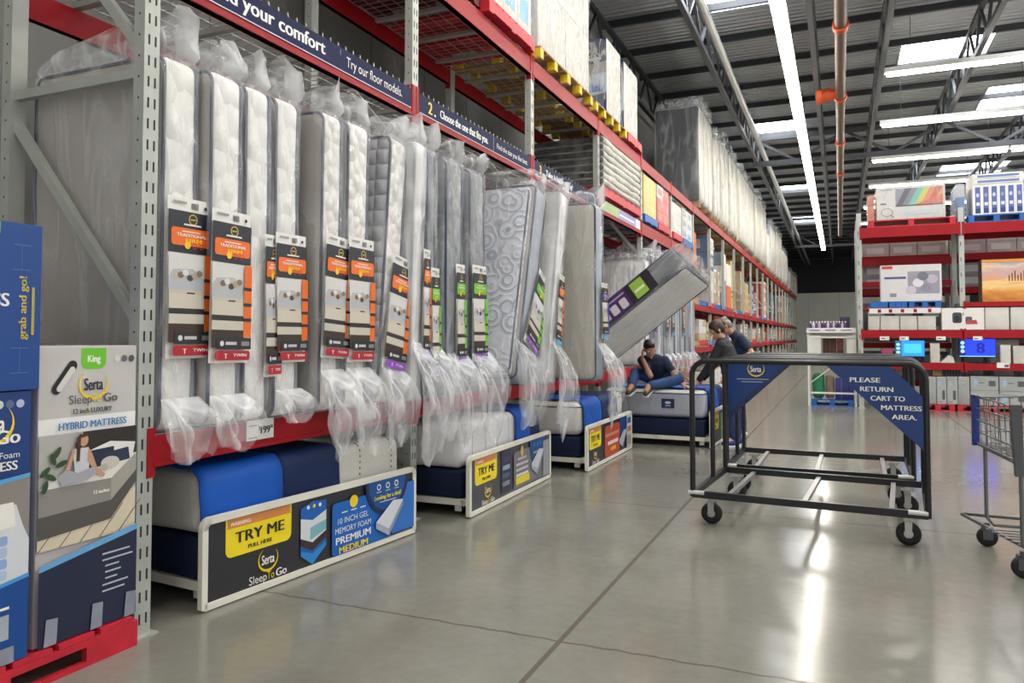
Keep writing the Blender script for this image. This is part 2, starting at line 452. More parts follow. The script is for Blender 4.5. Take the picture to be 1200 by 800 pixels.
# ------------------------------------------------------------------ the long pallet rack on the left
XF, XR, Y0, BAY, NB = -3.09, -4.15, 2.688, 2.52, 24
rack = thing('pallet_rack', 'long red and grey steel pallet rack running down the left of the aisle', 'pallet rack', (-3.6, 30, 0))
def yk(k): return Y0 + BAY * k
TOP = 4.53
for k in range(NB + 1):
    y = yk(k); u = MB(); n = MB()
    for x0, s in ((XF, -1), (XR, 1)):          # front and rear posts, open channels
        u.box(x0 + s * .004, x0, y - .045, y + .045, 0.0, TOP, M_UP) if False else None
        xa, xb = sorted((x0, x0 + s * .07))
        u.box(xa, xb, y - .045, y + .045, 0, TOP, M_UP)
        u.box(xa - .03, xb + .03, y - .07, y + .07, 0, .008, M_UP)
    if k <= 4:
        z = .06
        while z < TOP - .05:
            for dy in (-.018, .02):
                u.box(XF - .001, XF + .0012, y + dy - .005, y + dy + .005, z, z + .05, M_SLOT)
            if k <= 2:
                zz = z + .04
                u.box(XF - .039, XF - .031, y - .0462, y - .044, zz, zz + .011, M_SLOT)
                u.box(XR + .031, XR + .039, y - .0462, y - .044, zz, zz + .011, M_SLOT)
            z += .104 if k < 2 else .15
    u.build('upright_frame', rack)
    zz = [.25, 1.24, 2.68]
    br = MB()
    for z in zz[1:]: br.bar((XF - .05, y, z + .06), (XR + .05, y, z + .06), .04, .05, M_UP)
    for a, b in ((1.2, .35), (2.60, 1.50), (3.95, 2.84)):
        za, zb = (b, a) if a < b else (b, a)
        br.bar((XR + .05, y, a), (XF - .05, y, b), .04, .05, M_UP)
    if k < 16: br.build('brace', rack)
def beam(x, k, z0, z1, front=True):
    g = MB(); xa, xb = (x - .05, x) if front else (x, x + .05)
    g.box(xa, xb, yk(k) + .045, yk(k + 1) - .045, z0, z1, M_RED)
    g.box(xa + .004, xb + (.012 if front else -.004), yk(k) + .045, yk(k + 1) - .045, z0 - .0, z0 + .022, M_RED)
    for yy in (yk(k) + .03, yk(k + 1) - .03):       # end connector plates
        g.box(xa - .0, xb + .006, yy - .022, yy + .022, z0 - .05, z1 + .04, M_RED)
    g.build('shelf_beam', rack)
def deck(k, z, step=.075, prongs=False):
    g = MB(); ya, yb = yk(k) + .06, yk(k + 1) - .06
    n = int((yb - ya) / step)
    for i in range(n + 1):
        y = ya + (yb - ya) * i / n
        g.box(XR + .02, XF - .004, y - .0025, y + .0025, z, z + .005, M_WIRE)
        if prongs: g.box(XF - .012, XF - .006, y - .004, y + .004, z - .01, z + .022, M_WIRE)
    for i in range(9):
        x = XR + .05 + (XF - XR - .08) * i / 8
        g.box(x - .0025, x + .0025, ya, yb, z - .005, z, M_WIRE)
    g.build('wire_deck', rack)
    for i in range(4):
        y = ya + (yb - ya) * (i + .5) / 4; c = MB()
        c.box(XR + .03, XF - .04, y - .025, y + .025, z - .04, z - .006, M_CHAN); c.build('deck_support', rack)
for k in range(NB):
    beam(XF, k, 4.33, 4.52); beam(XR, k, 4.36, 4.52, False)
    if k < 8 : deck(k, 4.53, .11 if k > 1 else .085)
    if k < 6:
        beam(XF, k, .80, .95); beam(XR, k, .80, .95, False); beam(XF, k, 3.19, 3.40); beam(XR, k, 3.2, 3.36, False)
        deck(k, .955, .12); deck(k, 3.41, .085 if k < 2 else .12, k < 4)
    else:
        for z in (2.2, 1.2): beam(XF, k, z - .13, z); beam(XR, k, z - .13, z, False)
        g = MB()
        for z in (2.2, 1.2): g.box(XR + .05, XF - .05, yk(k) + .05, yk(k + 1) - .05, z, z + .012, M_WIRE)
        g.build('wire_deck', rack)

# printed banners clipped to the sign-level beam
I_N = mat('banner_navy', '#111b47', .6, spec=.2)
for k, (t1, t2, c) in enumerate((('1. Find your comfort', 'Try our floor models.', None), ('2.', 'Choose the one that fits you.', 'Find the size you like best.'), ('3.', 'Take it home today!', None))):
    lab = ('long navy banner reading your comfort, on the nearest stretch of beam', 'navy banner with a yellow 2 on the beam past the second post', 'navy banner with a yellow numeral on the beam past the third post')[k]
    a = Art((XF + .005, yk(k) + .06, 3.245), (0, 1, 0), (0, 0, 1), 2.39, .155)
    a.rect(0, 0, 2.39, .155, I_N); a.rect(0, -.004, 2.39, .003, ink('#c9cde0'))
    if k == 0:
        a.text(t1, .16, .045, .125, ink(WHT), 'l', True, fit=1.13); a.rect(1.46, .1, 1.463, .14, ink('#c9cde0'))
        a.text(t2, 1.53, .045, .1, ink(WHT), 'l', False, fit=.72)
    else:
        a.text(t1[:-1], .14, .03, .14, ink(YEL), 'l', True); a.text('.', .24, .03, .14, ink(WHT), 'l', True)
        a.text(t2, .34, .045, .1, ink(WHT), 'l', True, fit=.95)
        if c: a.rect(1.42, .01, 1.424, .15, ink('#c9cde0')); a.text(c, 1.5, .05, .075, ink(WHT), 'l', False, fit=.8)
    a.build('shelf_banner', **P(lab, 'sign', 'banners on the rack beam'))
a = Art((XF + .006, yk(3) + .08, 3.25), (0, 1, 0), (0, 0, 1), 2.3, .15)
a.rect(0, 0, .95, .15, ink('#8fae6a')); a.rect(.95, 0, 2.0, .15, ink('#7d78c4')); a.rect(1.0, .05, 1.9, .08, ink('#cfd0ea')); a.rect(2.0, 0, 2.3, .15, ink('#d9d9dd'))
a.build('shelf_banner', **P('green and violet banner on the beam under the white wrapped mattress stack', 'sign', 'banners on the rack beam'))

def price_card(y, z, label, txt='199', w=.22, h=.115):
    a = Art((XF + .012, y, z), (0, 1, 0), (0, 0, 1), w, h)
    mb = a.mb; mb.box(XF + .006, XF + .0118, y, y + w, z, z + h, ink('#e9e9e4'))
    a.rect(0, 0, w, h, ink('#e9e9e4'))
    if txt:
        a.text('$', w * .42, h * .48, h * .28, ink(BLK), 'l', True); a.text(txt, w * .5, h * .28, h * .52, ink(BLK), 'l', True, fit=w * .34)
        a.text('00', w * .86, h * .5, h * .24, ink(BLK), 'l', True, fit=w * .1)
    a.rect(w * .06, h * .1, w * .36, h * .16, ink('#8c8c88')); a.rect(w * .06, h * .7, w * .35, h * .76, ink('#8c8c88'))
    a.build('price_card', **P(label, 'price tag'))
price_card(3.36, .845, 'white price card on the red beam below the first twin mattresses')
price_card(4.44, .85, 'white price card on the red beam below the quilted mattress', '')

# ------------------------------------------------------------------ mattress materials
def quilt_mat(name, c, kind, scale, strength=.6, rough=.75, line=None):
    m = mat(name, c, rough, spec=.25, var=.04, vscale=3)
    nt = m.node_tree; b = nt.nodes['Principled BSDF']; L = nt.links.new
    tc = nd(nt, 'ShaderNodeTexCoord'); mp = nd(nt, 'ShaderNodeMapping'); L(tc.outputs['Object'], mp.inputs['Vector'])
    bp = nd(nt, 'ShaderNodeBump', Strength=strength, Distance=.035)
    src = b.inputs['Base Color'].links[0].from_socket
    if kind == 'puff':
        v = nd(nt, 'ShaderNodeTexVoronoi', Scale=scale); mp.inputs['Scale'].default_value = (1, 1, .7)
        L(mp.outputs[0], v.inputs['Vector']); h = math_n(nt, 'MULTIPLY', v.outputs['Distance'], -1)
    elif kind == 'scallop':
        sep = nd(nt, 'ShaderNodeSeparateXYZ'); L(mp.outputs[0], sep.inputs[0])
        z = math_n(nt, 'ABSOLUTE', math_n(nt, 'SINE', math_n(nt, 'MULTIPLY', sep.outputs[2], scale)))
        x = math_n(nt, 'ABSOLUTE', math_n(nt, 'SINE', math_n(nt, 'MULTIPLY', sep.outputs[0], scale)))
        h = math_n(nt, 'POWER', math_n(nt, 'MULTIPLY', z, x), .5)
    elif kind == 'fan':                       # overlapping fans of stitched arcs
        v = nd(nt, 'ShaderNodeTexVoronoi', Scale=scale); mp.inputs['Scale'].default_value = (1, 1, 1); L(mp.outputs[0], v.inputs['Vector'])
        s = math_n(nt, 'SINE', math_n(nt, 'MULTIPLY', v.outputs['Distance'], 24))
        h = math_n(nt, 'MULTIPLY_ADD', s, .15, math_n(nt, 'MULTIPLY', v.outputs['Distance'], -1))
        if line:
            mx = nd(nt, 'ShaderNodeMixRGB'); L(math_n(nt, 'GREATER_THAN', s, .72), mx.inputs[0]); L(src, mx.inputs[1]); mx.inputs[2].default_value = hx(line) + (1,)
            L(mx.outputs[0], b.inputs['Base Color'])
    elif kind == 'dots':
        sep = nd(nt, 'ShaderNodeSeparateXYZ'); L(mp.outputs[0], sep.inputs[0])
        a_ = math_n(nt, 'PINGPONG', sep.outputs[1], .17); b_ = math_n(nt, 'PINGPONG', sep.outputs[0], .02); c_ = math_n(nt, 'PINGPONG', sep.outputs[2], .02)
        k = math_n(nt, 'MULTIPLY', math_n(nt, 'LESS_THAN', a_, .006), math_n(nt, 'GREATER_THAN', math_n(nt, 'MAXIMUM', b_, c_), .012))
        mx = nd(nt, 'ShaderNodeMixRGB'); L(k, mx.inputs[0]); L(src, mx.inputs[1]); mx.inputs[2].default_value = hx(line or '#555560') + (1,)
        L(mx.outputs[0], b.inputs['Base Color'])
        n_ = nd(nt, 'ShaderNodeTexNoise', Scale=scale); L(mp.outputs[0], n_.inputs['Vector']); h = n_.outputs['Fac']
    elif kind == 'line':
        sep = nd(nt, 'ShaderNodeSeparateXYZ'); L(mp.outputs[0], sep.inputs[0])
        k = math_n(nt, 'LESS_THAN', math_n(nt, 'PINGPONG', sep.outputs[1], scale), .006)
        mx = nd(nt, 'ShaderNodeMixRGB'); L(k, mx.inputs[0]); L(src, mx.inputs[1]); mx.inputs[2].default_value = hx(line) + (1,)
        L(mx.outputs[0], b.inputs['Base Color']); h = math_n(nt, 'MULTIPLY', k, -1)
    else:
        n_ = nd(nt, 'ShaderNodeTexNoise', Scale=scale, Detail=3.); mp.inputs['Scale'].default_value = (1, 1, .3); L(mp.outputs[0], n_.inputs['Vector']); h = n_.outputs['Fac']
    L(h, bp.inputs['Height']); L(bp.outputs[0], b.inputs['Normal'])
    return m
Q_WHITE = quilt_mat('white_quilted_border', '#f4f2ee', 'puff', 9, 1.0)
Q_WHITE2 = quilt_mat('white_knit_border', '#f3f0ea', 'puff', 15, 1.0)
Q_GREYP = quilt_mat('grey_underside_fabric', '#a9a49d', 'noise', 5, .25)
Q_SCAL = quilt_mat('grey_scalloped_quilt', '#b9bac0', 'scallop', 28, .9)
Q_FAN = quilt_mat('fan_stitched_top', '#d3d5dc', 'fan', 5.2, .5, line='#a3a8ba')
Q_GREY = quilt_mat('slate_quilted_border', '#85898f', 'puff', 16, .7)
Q_GREYD = quilt_mat('charcoal_border', '#4d4f54', 'noise', 9, .3)
Q_BEIGE = quilt_mat('greige_panel', '#b5b0a3', 'noise', 4, .3)
Q_BLUEG = quilt_mat('blue_grey_border', '#a3aab6', 'noise', 7, .5)

def bag_mat(name, lo, hi, tint='#f3f5f8', sc=7., wd=.045):
    m = bpy.data.materials.new(name); m.use_nodes = True
    nt = m.node_tree; b = nt.nodes['Principled BSDF']; L = nt.links.new; out = nt.nodes['Material Output']
    b.inputs['Base Color'].default_value = hx(tint) + (1,); b.inputs['Roughness'].default_value = .14; b.inputs['Specular IOR Level'].default_value = .8
    tr = nd(nt, 'ShaderNodeBsdfTransparent'); mx = nd(nt, 'ShaderNodeMixShader')
    tc = nd(nt, 'ShaderNodeTexCoord'); mp = nd(nt, 'ShaderNodeMapping'); mp.inputs['Scale'].default_value = (1.6, 1.6, .35); L(tc.outputs['Object'], mp.inputs['Vector'])
    mp.inputs['Rotation'].default_value = (R(14), R(9), 0)
    n = nd(nt, 'ShaderNodeTexNoise', Scale=sc, Detail=1.6, Roughness=.45, Distortion=.9); L(mp.outputs[0], n.inputs['Vector'])
    w = nd(nt, 'ShaderNodeTexNoise', Scale=3.1, Detail=3., Distortion=.5); L(tc.outputs['Object'], w.inputs['Vector'])
    ridge = math_n(nt, 'ABSOLUTE', math_n(nt, 'SUBTRACT', n.outputs['Fac'], .5))
    r = nd(nt, 'ShaderNodeValToRGB'); L(ridge, r.inputs['Fac'])
    r.color_ramp.elements[0].position = .0; r.color_ramp.elements[0].color = (hi,) * 3 + (1,)
    r.color_ramp.elements[1].position = wd; r.color_ramp.elements[1].color = (lo,) * 3 + (1,)
    f = math_n(nt, 'ADD', r.outputs[0], math_n(nt, 'MULTIPLY', w.outputs['Fac'], .12))
    L(f, mx.inputs[0]); L(tr.outputs[0], mx.inputs[1]); L(b.outputs[0], mx.inputs[2]); L(mx.outputs[0], out.inputs['Surface'])
    h = math_n(nt, 'ADD', math_n(nt, 'MULTIPLY', ridge, -1.4), w.outputs['Fac'])
    bp = nd(nt, 'ShaderNodeBump', Strength=.8, Distance=.05); L(h, bp.inputs['Height']); L(bp.outputs[0], b.inputs['Normal'])
    return m
BAG = bag_mat('clear_plastic_bag', .06, .24, sc=3.6, wd=.09)
BAG2 = bag_mat('milky_plastic_bag', .28, .5, sc=3.0, wd=.12)
BAGT = bag_mat('slack_plastic', .13, .42, sc=2.4, wd=.07)
BAGW = bag_mat('crinkled_storage_bag', .10, .5, '#f3f5f6', sc=5.0, wd=.06)
BAG3 = bag_mat('stretch_wrap_film', .05, .17, '#f3f5f6', sc=2.2)

def bag_mesh(t, w, L, seed, crown, tail, side=0.0, m=None, flare=0.0):
    g = MB(); o = Vector((seed * 3.7, seed * 1.3, 0)); n = 40
    def nz(v, s): return noise.noise((Vector(v) + o) * s)
    rings = []
    zs = [-.004, .012] + [L * i / 15 for i in range(1, 15)] + [L - .012, L + .006]
    ncr = 5 if crown else 0
    for i in range(1, ncr + 1): zs.append(L + .006 + crown * i / ncr)
    for j, z in enumerate(zs):
        rg = []
        e = max(0, (z - L) / crown) if crown else 0
        sc_t = 1 + .1 * math.sin(e * 3) - .38 * e ** 3; sc_w = 1 - .1 * e
        inset = .02 if j in (0,) or (z > L and e < .2) else 0
        for k in range(n):
            a = 2 * math.pi * k / n
            ca, sa = math.cos(a), math.sin(a)
            ex = .22                                # superellipse
            x = math.copysign(abs(ca) ** ex, ca) * (w / 2 + .014 - inset); y = math.copysign(abs(sa) ** ex, sa) * (t / 2 + .014 - inset)
            p = Vector((x * sc_w, y * sc_t, z))
            amp = .010 + .07 * e
            d = nz((p.x * 1.2, p.y * 1.5 + 3, p.z * .45), 4.2) + .35 * nz((p.x, p.y, p.z * .6), 12)
            nn = Vector((ca, sa, 0))
            p = p + nn * (d * amp + .004)
            if e > 0:
                p.z += crown * .65 * e * nz((p.x * 1.5, p.y * 6, 1), 2.6) + crown * .25 * e * math.cos(p.y / t * 3.1) - crown * .35 * e * max(0, -p.x / (w / 2))
                p.x += .06 * e * (1 + nz((2, p.y * 4, seed), 2))
                p.y += side * e
            p.x -= w / 2
            rg.append(p)
        rings.append(rg)
    vs = [v for r in rings for v in r]
    fs = [(j * n + k, j * n + (k + 1) % n, (j + 1) * n + (k + 1) % n, (j + 1) * n + k) for j in range(len(rings) - 1) for k in range(n)]
    fs.append(tuple(range(n))[::-1])
    if not crown: fs.append(tuple(range((len(rings) - 1) * n, len(rings) * n)))
    nb = (len(zs) - ncr - 1) * n
    g.add(vs, [f for i, f in enumerate(fs) if i < nb or i >= (len(zs) - 1) * n], m or BAG, True)
    if crown: g.add(vs[(len(zs) - ncr - 1) * n:], [tuple(k - (len(zs) - ncr - 1) * n for k in f) for f in fs[nb:(len(zs) - 1) * n]], BAGT, True)
    if tail:                                        # slack end of the bag folded over the beam edge
        for lay in (0, 1):
            nu, nv = 14, 12; vs = []
            for j in range(nv + 1):
                v = j / nv
                for i in range(nu + 1):
                    u = i / nu - .5
                    tl = tail * 1.15 * (1 + .55 * noise.noise(Vector((u * 2.5 + seed, lay * 2.2, 5)))) * (1 - .9 * u * u)
                    z0 = .16 + .2 * flare; z = z0 - v * (z0 + tl)
                    x = .02 + .08 * math.sin(min(1, v * 1.6) * math.pi / 2) + lay * .04 * math.sin(v * math.pi) + .05 * v * noise.noise(Vector((u * 5 + seed, v * 2.5, lay * 4))) + .07 * flare * math.sin(v * 2.6) + .02 * v * math.sin(u * 10 + seed + lay * 2)
                    y = u * t * (1.04 + (.42 + .5 * flare) * math.sin(v * 2.6)) * (1 - .22 * v * v) + .012 * noise.noise(Vector((u * 4, v * 5, seed)))
                    vs.append((max(x, .024), y, z))
            g.add(vs, [(j * (nu + 1) + i, j * (nu + 1) + i + 1, (j + 1) * (nu + 1) + i + 1, (j + 1) * (nu + 1) + i) for j in range(nv) for i in range(nu)], BAGT, True)
    return g

# long hanging product labels
def tag_art(col, foot, w=.285, h=.82, letter='T', size='TWIN', title='TRADITIONAL', feel='FIRM'):
    a = Art((0, -w / 2, 0), (0, 1, 0), (0, 0, 1), w, h); C, F = ink(col), ink(foot)
    a.rect(0, 0, w, h, ink('#eceae6'))
    for i in range(11): a.rect(w * (.52 + .015 * i), h * .935, w * (.525 + .015 * i + .004 * (i % 3)), h * .975, ink(BLK))
    a.ell(w * .85, h * .952, w * .035, w * .035, ink(BLK)); a.rect(w * .1, h * .96, w * .4, h * .975, ink('#9a9a98'))
    a.rect(0, h * .655, w, h * .915, ink('#20252f'))
    a.arc(w * .55, h * .868, w * .1, w * .1, 0, 360, w * .02, w * .02, ink('#d9b54a')); a.rect(w * .49, h * .864, w * .61, h * .872, ink('#d9b54a'))
    a.rect(w * .34, h * .828, w * .74, h * .838, ink(WHT))
    a.rrect(w * .06, h * .7, w * .97, h * .81, w * .06, C)
    a.rect(w * .3, h * .785, w * .72, h * .793, ink('#f6d9c4'))
    a.text(title, w * .52, h * .757, h * .028, ink(WHT), 'c', True, fit=w * .68)
    a.text(feel, w * .56, h * .722, h * .034, ink('#f8d61c'), 'c', True, fit=w * .36)
    a.ell(w * .42, h * .705, w * .07, w * .07, ink('#f8c81c'))
    for i in (1, 2): a.arc(w * (.42 + .16 * i), h * .703, w * .055, w * .055, 0, 360, w * .012, w * .012, ink('#c23a2a'))
    # picture of a bed, then construction layers
    a.rect(0, h * .42, w, h * .65, ink('#dcdbd9')); a.poly([(0, h * .42), (w * .78, h * .42), (w * .78, h * .5), (w * .55, h * .56), (w * .1, h * .55), (0, h * .5)], ink('#b9bcc4'))
    for i, c_ in enumerate(('#c9b7a4', '#7d6a58', '#e6e0d8', '#4f4238', '#b8a48e', '#8a7a6a')): a.ell(w * (.16 + .105 * i), h * (.5 + .016 * (i % 3)), w * .075, h * .021, ink(c_), 7)
    a.rect(0, h * .4, w * .8, h * .425, ink('#cbc3b2')); a.rect(w * .4, h * .385, w * .58, h * .41, ink('#20252f'))
    a.rect(0, h * .3, w * .8, h * .4, ink('#d2cbbb')); a.rect(0, h * .275, w * .8, h * .31, ink('#2b2826'))
    a.rect(0, h * .21, w * .8, h * .275, ink('#cfc9ba')); a.rect(0, h * .1, w * .8, h * .215, ink('#3a2a20'))
    a.rect(w * .8, h * .17, w, h * .65, C)
    for z in (.48, .375, .275): a.rrect(w * .78, h * z, w, h * (z + .022), w * .02, ink('#20252f'))
    a.rect(w * .12, h * .09, w, h * .165, ink('#26272b'))
    a.ell(w * .25, h * .127, w * .05, w * .05, ink('#dddddd')); a.rect(w * .34, h * .118, w * .62, h * .138, ink('#c9c9c9')); a.rect(w * .74, h * .112, w * .95, h * .142, ink('#8b8b8b'))
    a.rrect(w * .08, h * .018, w * .97, h * .08, w * .05, F)
    a.text(letter, w * .34, h * .03, h * .045, ink(WHT), 'c', True); a.text(size, w * .7, h * .042, h * .028, ink(WHT), 'c', True, fit=w * .34)
    for v in range(0): pass
    return a
TAGS = {}
for nm, c_, f_, lt, sz in (('orange', ORG, '#b01c2c', 'T', 'TWIN'), ('violet', ORG, '#8f4fc0', 'F', 'FULL'), ('green', '#6cc52e', '#8f4fc0', 'F', 'FULL'), ('aqua', ORG, '#2aa9e0', 'Q', 'QUEEN'), ('blue', '#3b49b8', '#2aa9e0', 'Q', 'QUEEN')):
    TAGS[nm] = tag_art(c_, f_, letter=lt, size=sz).mb
def mattress(label, Yb, X, t, kind=('w', 'g'), Yt=None, tag=None, ty=0., tz=.34, trot=0., tsc=(1, 1), crown=.14, tail=.16, seed=1, L=1.9, w=.97, zb=.965, yaw=0., bag=None, side=0, piping=M_PIPE, group='bagged mattresses standing on the rack', lite=False, pillow=None, flare=0.):
    """Yb, Yt: aisle-edge position of the near lower and near upper corner"""
    if Yt is not None: zb += t / 2 * abs(Yt - Yb) / L + .004
    r = thing('bagged_mattress', label, 'mattress', (X, Yb + t / 2, zb), group)
    if Yt is not None: r.rotation_euler = (-math.atan2(Yt - Yb, L), 0, yaw)
    else: r.rotation_euler = (0, 0, yaw)
    r['_o'] = (0, 0, 0)
    B, S = kind
    g = MB(); so = Vector((seed * 2.1, 0, seed))
    def disp(p, n): return n * (.006 * noise.noise((p + so) * 3.0) + .004 * noise.noise((p + so) * 9))
    g.rbox((-w / 2, 0, L / 2), (w / 2, t / 2, L / 2), .055, B, 3, (4 if lite else 10, 3, 6 if lite else 22), disp, None, lambda n: S if abs(n.y) > .72 else B)
    g.build('mattress_body', r)
    if piping:
        for s in (-1, 1):
            yy = s * (t / 2 - .014); c = .07; pts = []
            for cx, cz, a0 in ((-c, L - c, 0), (-w + c, L - c, 90), (-w + c, c, 180), (-c, c, 270)):
                for q in range(5): pts.append((cx + (c - .006) * math.cos(R(a0 + q * 22.5)), yy, cz + (c - .006) * math.sin(R(a0 + q * 22.5))))
            g = MB(); g.tube(pts, .0095, piping, 6, closed=True); g.build('piping', r)
    if pillow:
        g = MB(); g.rbox((-w / 2, -t / 2 - .04, L / 2 - .02), (w / 2 - .035, .05, L / 2 - .045), .045, pillow, 3, (8, 2, 18), disp)
        g.build('pillow_top', r)
        g = MB(); pts = []
        for cx, cz, a0 in ((-.09, L - .14, 0), (-w + .09, L - .14, 90), (-w + .09, .1, 180), (-.09, .1, 270)):
            for q in range(5): pts.append((cx + .05 * math.cos(R(a0 + q * 22.5)), -t / 2 - .075, cz + .05 * math.sin(R(a0 + q * 22.5))))
        g.tube(pts, .009, M_PIPE, 6, closed=True); g.build('pillow_piping', r)
    tt = t + (.17 if pillow else 0)
    g = bag_mesh(tt, w, L, seed, crown, tail, side, bag or BAG, flare)
    b = g.build('plastic_bag', r, label='clear crinkled plastic bag')
    if pillow: b.location = (0, -.065, 0)
    if tag:
        src = TAGS[tag]; q = MB()
        q.v, q.f, q.m, q.sm, q.mats = src.v, src.f, src.m, src.sm, src.mats
        first = '_%s' % tag
        if first in TAGS:
            o = TAGS[first].copy(); COL.objects.link(o); o.parent = r
        else:
            o = q.build('product_label', r); TAGS[first] = o
        o.location = (.034, ty, tz); o.rotation_euler = (R(trot), 0, 0); o.scale = (1, tsc[0], tsc[1])
        o['label'] = {'orange': 'orange and navy label, red foot', 'violet': 'orange and navy label, violet foot', 'green': 'green and navy label', 'aqua': 'orange label, light blue foot', 'blue': 'royal blue label, light blue foot'}[tag]
    return r
def ye(px, X, py=395): return onX(px, 395, X).y
WG, WW, WS = (Q_WHITE, Q_GREYP), (Q_WHITE2, Q_GREYP), (Q_WHITE2, Q_SCAL)
mattress('bagged white twin mattress beside the first upright, nearest of the row', 2.765, -3.10, .235, WG, tag='orange', ty=.035, tz=.36, seed=1, crown=.2, tail=.13)
mattress('bagged white twin mattress with a full orange label, second from the first upright', ye(243, -3.05), -3.05, .24, WG, tag='orange', ty=-.005, tz=.33, seed=2, tail=.1, trot=-1)
mattress('bagged white twin mattress with half-hidden narrow orange label, third from the first upright', ye(284, -3.05), -3.05, .215, WG, tag='orange', ty=.09, tz=.24, tsc=(.45, 1), seed=3, crown=.16, tail=.0)
mattress('bagged white twin mattress before the gap showing a grey side, fourth in the row', 3.522, -3.04, .22, WG, tag='orange', ty=.0, tz=.32, tsc=(.95, .93), seed=4, crown=.17, tail=.03)
mattress('bagged mattress turning a plain grey side with dark piping to the camera', ye(373, -2.98), -2.98, .215, WW, Yt=ye(376, -2.98), tag='orange', ty=-.0, tz=.33, tsc=(.95, .95), trot=-3, seed=5, crown=.15, tail=.22, flare=.5)
mattress('bagged white mattress with orange label just left of the scallop-quilted one', 4.10, -2.96, .255, WW, Yt=4.13, tag='orange', ty=.0, tz=.3, seed=6, tail=.24, crown=.13, flare=.5)
mattress('leaning bagged mattress with a scalloped grey quilted side and violet-footed label', ye(441, -2.92), -2.92, .24, WS, Yt=ye(457, -2.92), tag='violet', ty=.01, tz=.22, trot=-5, seed=7, crown=.13, tail=.26, flare=.5)
mattress('bagged white mattress between the scallop-quilted one and the slate grey ones', 4.735, -2.86, .17, WW, Yt=4.815, tag='violet', ty=.08, tz=.3, tsc=(.35, 1), seed=8, crown=.16, tail=.4, flare=1.3, bag=BAG2)
GG = (Q_GREY, Q_GREY)
mattress('slate grey bagged mattress with narrow green label, nearest of the grey group', 4.998, -2.86, .145, GG, Yt=5.0, tag='green', ty=.0, tz=.17, tsc=(.45, 1), seed=9, crown=.15, tail=.25, flare=1.2)
mattress('slate grey bagged mattress with narrow green label, middle of the grey group', 5.3, -2.86, .3, GG, tag='green', ty=.04, tz=.24, tsc=(.55, 1), seed=10, crown=.12, tail=.32, flare=.9)
mattress('slate grey bagged mattress with wide green label, touching the fan-stitched one', ye(550, -2.86), -2.86, .3, GG, tag='green', ty=-.03, tz=.26, tsc=(.95, 1), seed=11, crown=.13, tail=.34, side=.05, flare=1.)
mattress('tall leaning mattress with fan-stitched pillow top facing the camera', ye(604, -2.74), -2.74, .3, (Q_BLUEG, Q_GREYP), Yt=ye(630, -2.74), tag='green', ty=.02, tz=.33, tsc=(1.2, 1), trot=-15, seed=12, crown=.1, tail=.36, flare=.9, L=1.98, pillow=Q_FAN)
mattress('bagged pale mattress with orange strip label behind the fan-stitched one', 6.885, -2.62, .26, WW, Yt=7.34, tag='aqua', ty=.02, tz=.36, tsc=(.55, .9), seed=13, crown=.14, tail=.4, flare=1.2, bag=BAG2, L=1.95)
mattress('pulled-out mattress with a greige side and royal blue label', ye(698, -2.42), -2.42, .3, (Q_BLUEG, Q_BEIGE), tag='blue', ty=.08, tz=.45, tsc=(.8, .75), seed=14, crown=.14, tail=.36, flare=1.2, L=1.93, bag=BAG, w=1.2)
mattress('milky bagged mattress whose pale side shows under the tipped charcoal one', ye(756, -2.95), -2.95, .27, (Q_WHITE2, Q_WHITE2), seed=15, crown=.12, tail=.1, bag=BAG2, L=1.75)
for i, yb_ in enumerate((12.86, 13.34, 13.83, 14.34, 14.84, 15.36, 15.9, 16.5)):
    mattress('slate grey bagged mattress in the far group behind the sitting boy, %s one' % ORD[i], yb_, -2.95, .26 + .04 * (i > 2) + .1 * (i > 4), ((Q_GREY, Q_GREY), (Q_BLUEG, Q_GREY), (Q_GREY, Q_BLUEG))[i % 3], seed=20 + i, crown=.14, tail=.2, bag=(BAG, BAG2)[i % 2], lite=True, tag=('green', None, 'violet', 'blue', None, 'aqua', None, None)[i], tsc=(.6, .9), tz=.5, group='slate mattresses at the far end of the mattress bays')
tp = mattress('charcoal sided mattress tipping out of the rack at an angle', 0, 0, .33, (Q_GREYD, mat('plain_white_ticking', '#f0efeb', .7, var=.03, bump=.2, bscale=6)), seed=31, crown=.12, tail=.0, L=1.9, w=.97, bag=BAG)
ax = Vector((.79, 0, .61)).normalized()
Rm = Matrix(((0, .61, .79), (-1, 0, 0), (0, -.79, .61))) @ Matrix.Rotation(R(-13), 3, 'Z'); top = onY(786, 290, 9.1)
tp.rotation_euler = Rm.to_euler(); base = top - Vector((.79, 0, .61)) * 1.9
tp.location = base + Rm @ Vector((0, .16, 0)); tp['_o'] = (0, 0, 0)
a = Art((.032, .13, .62), (0, 0, 1), (0, -1, 0), .9, .26)
a.rect(0, 0, .9, .26, ink('#2a2433')); a.rect(.0, .0, .52, .26, ink('#4b2a63')); a.rect(.6, .02, .78, .24, ink('#9bc34a'))
for i in range(3): a.rrect(.1 + .14 * i, .03, .2 + .14 * i, .16, .02, ink('#d9d6de'))
a.rect(.06, .2, .5, .22, ink('#b9a9d0')); a.rect(.62, .1, .76, .13, ink('#e9f2d0'))
a.build('product_label', tp, label='purple and black label with green patch')
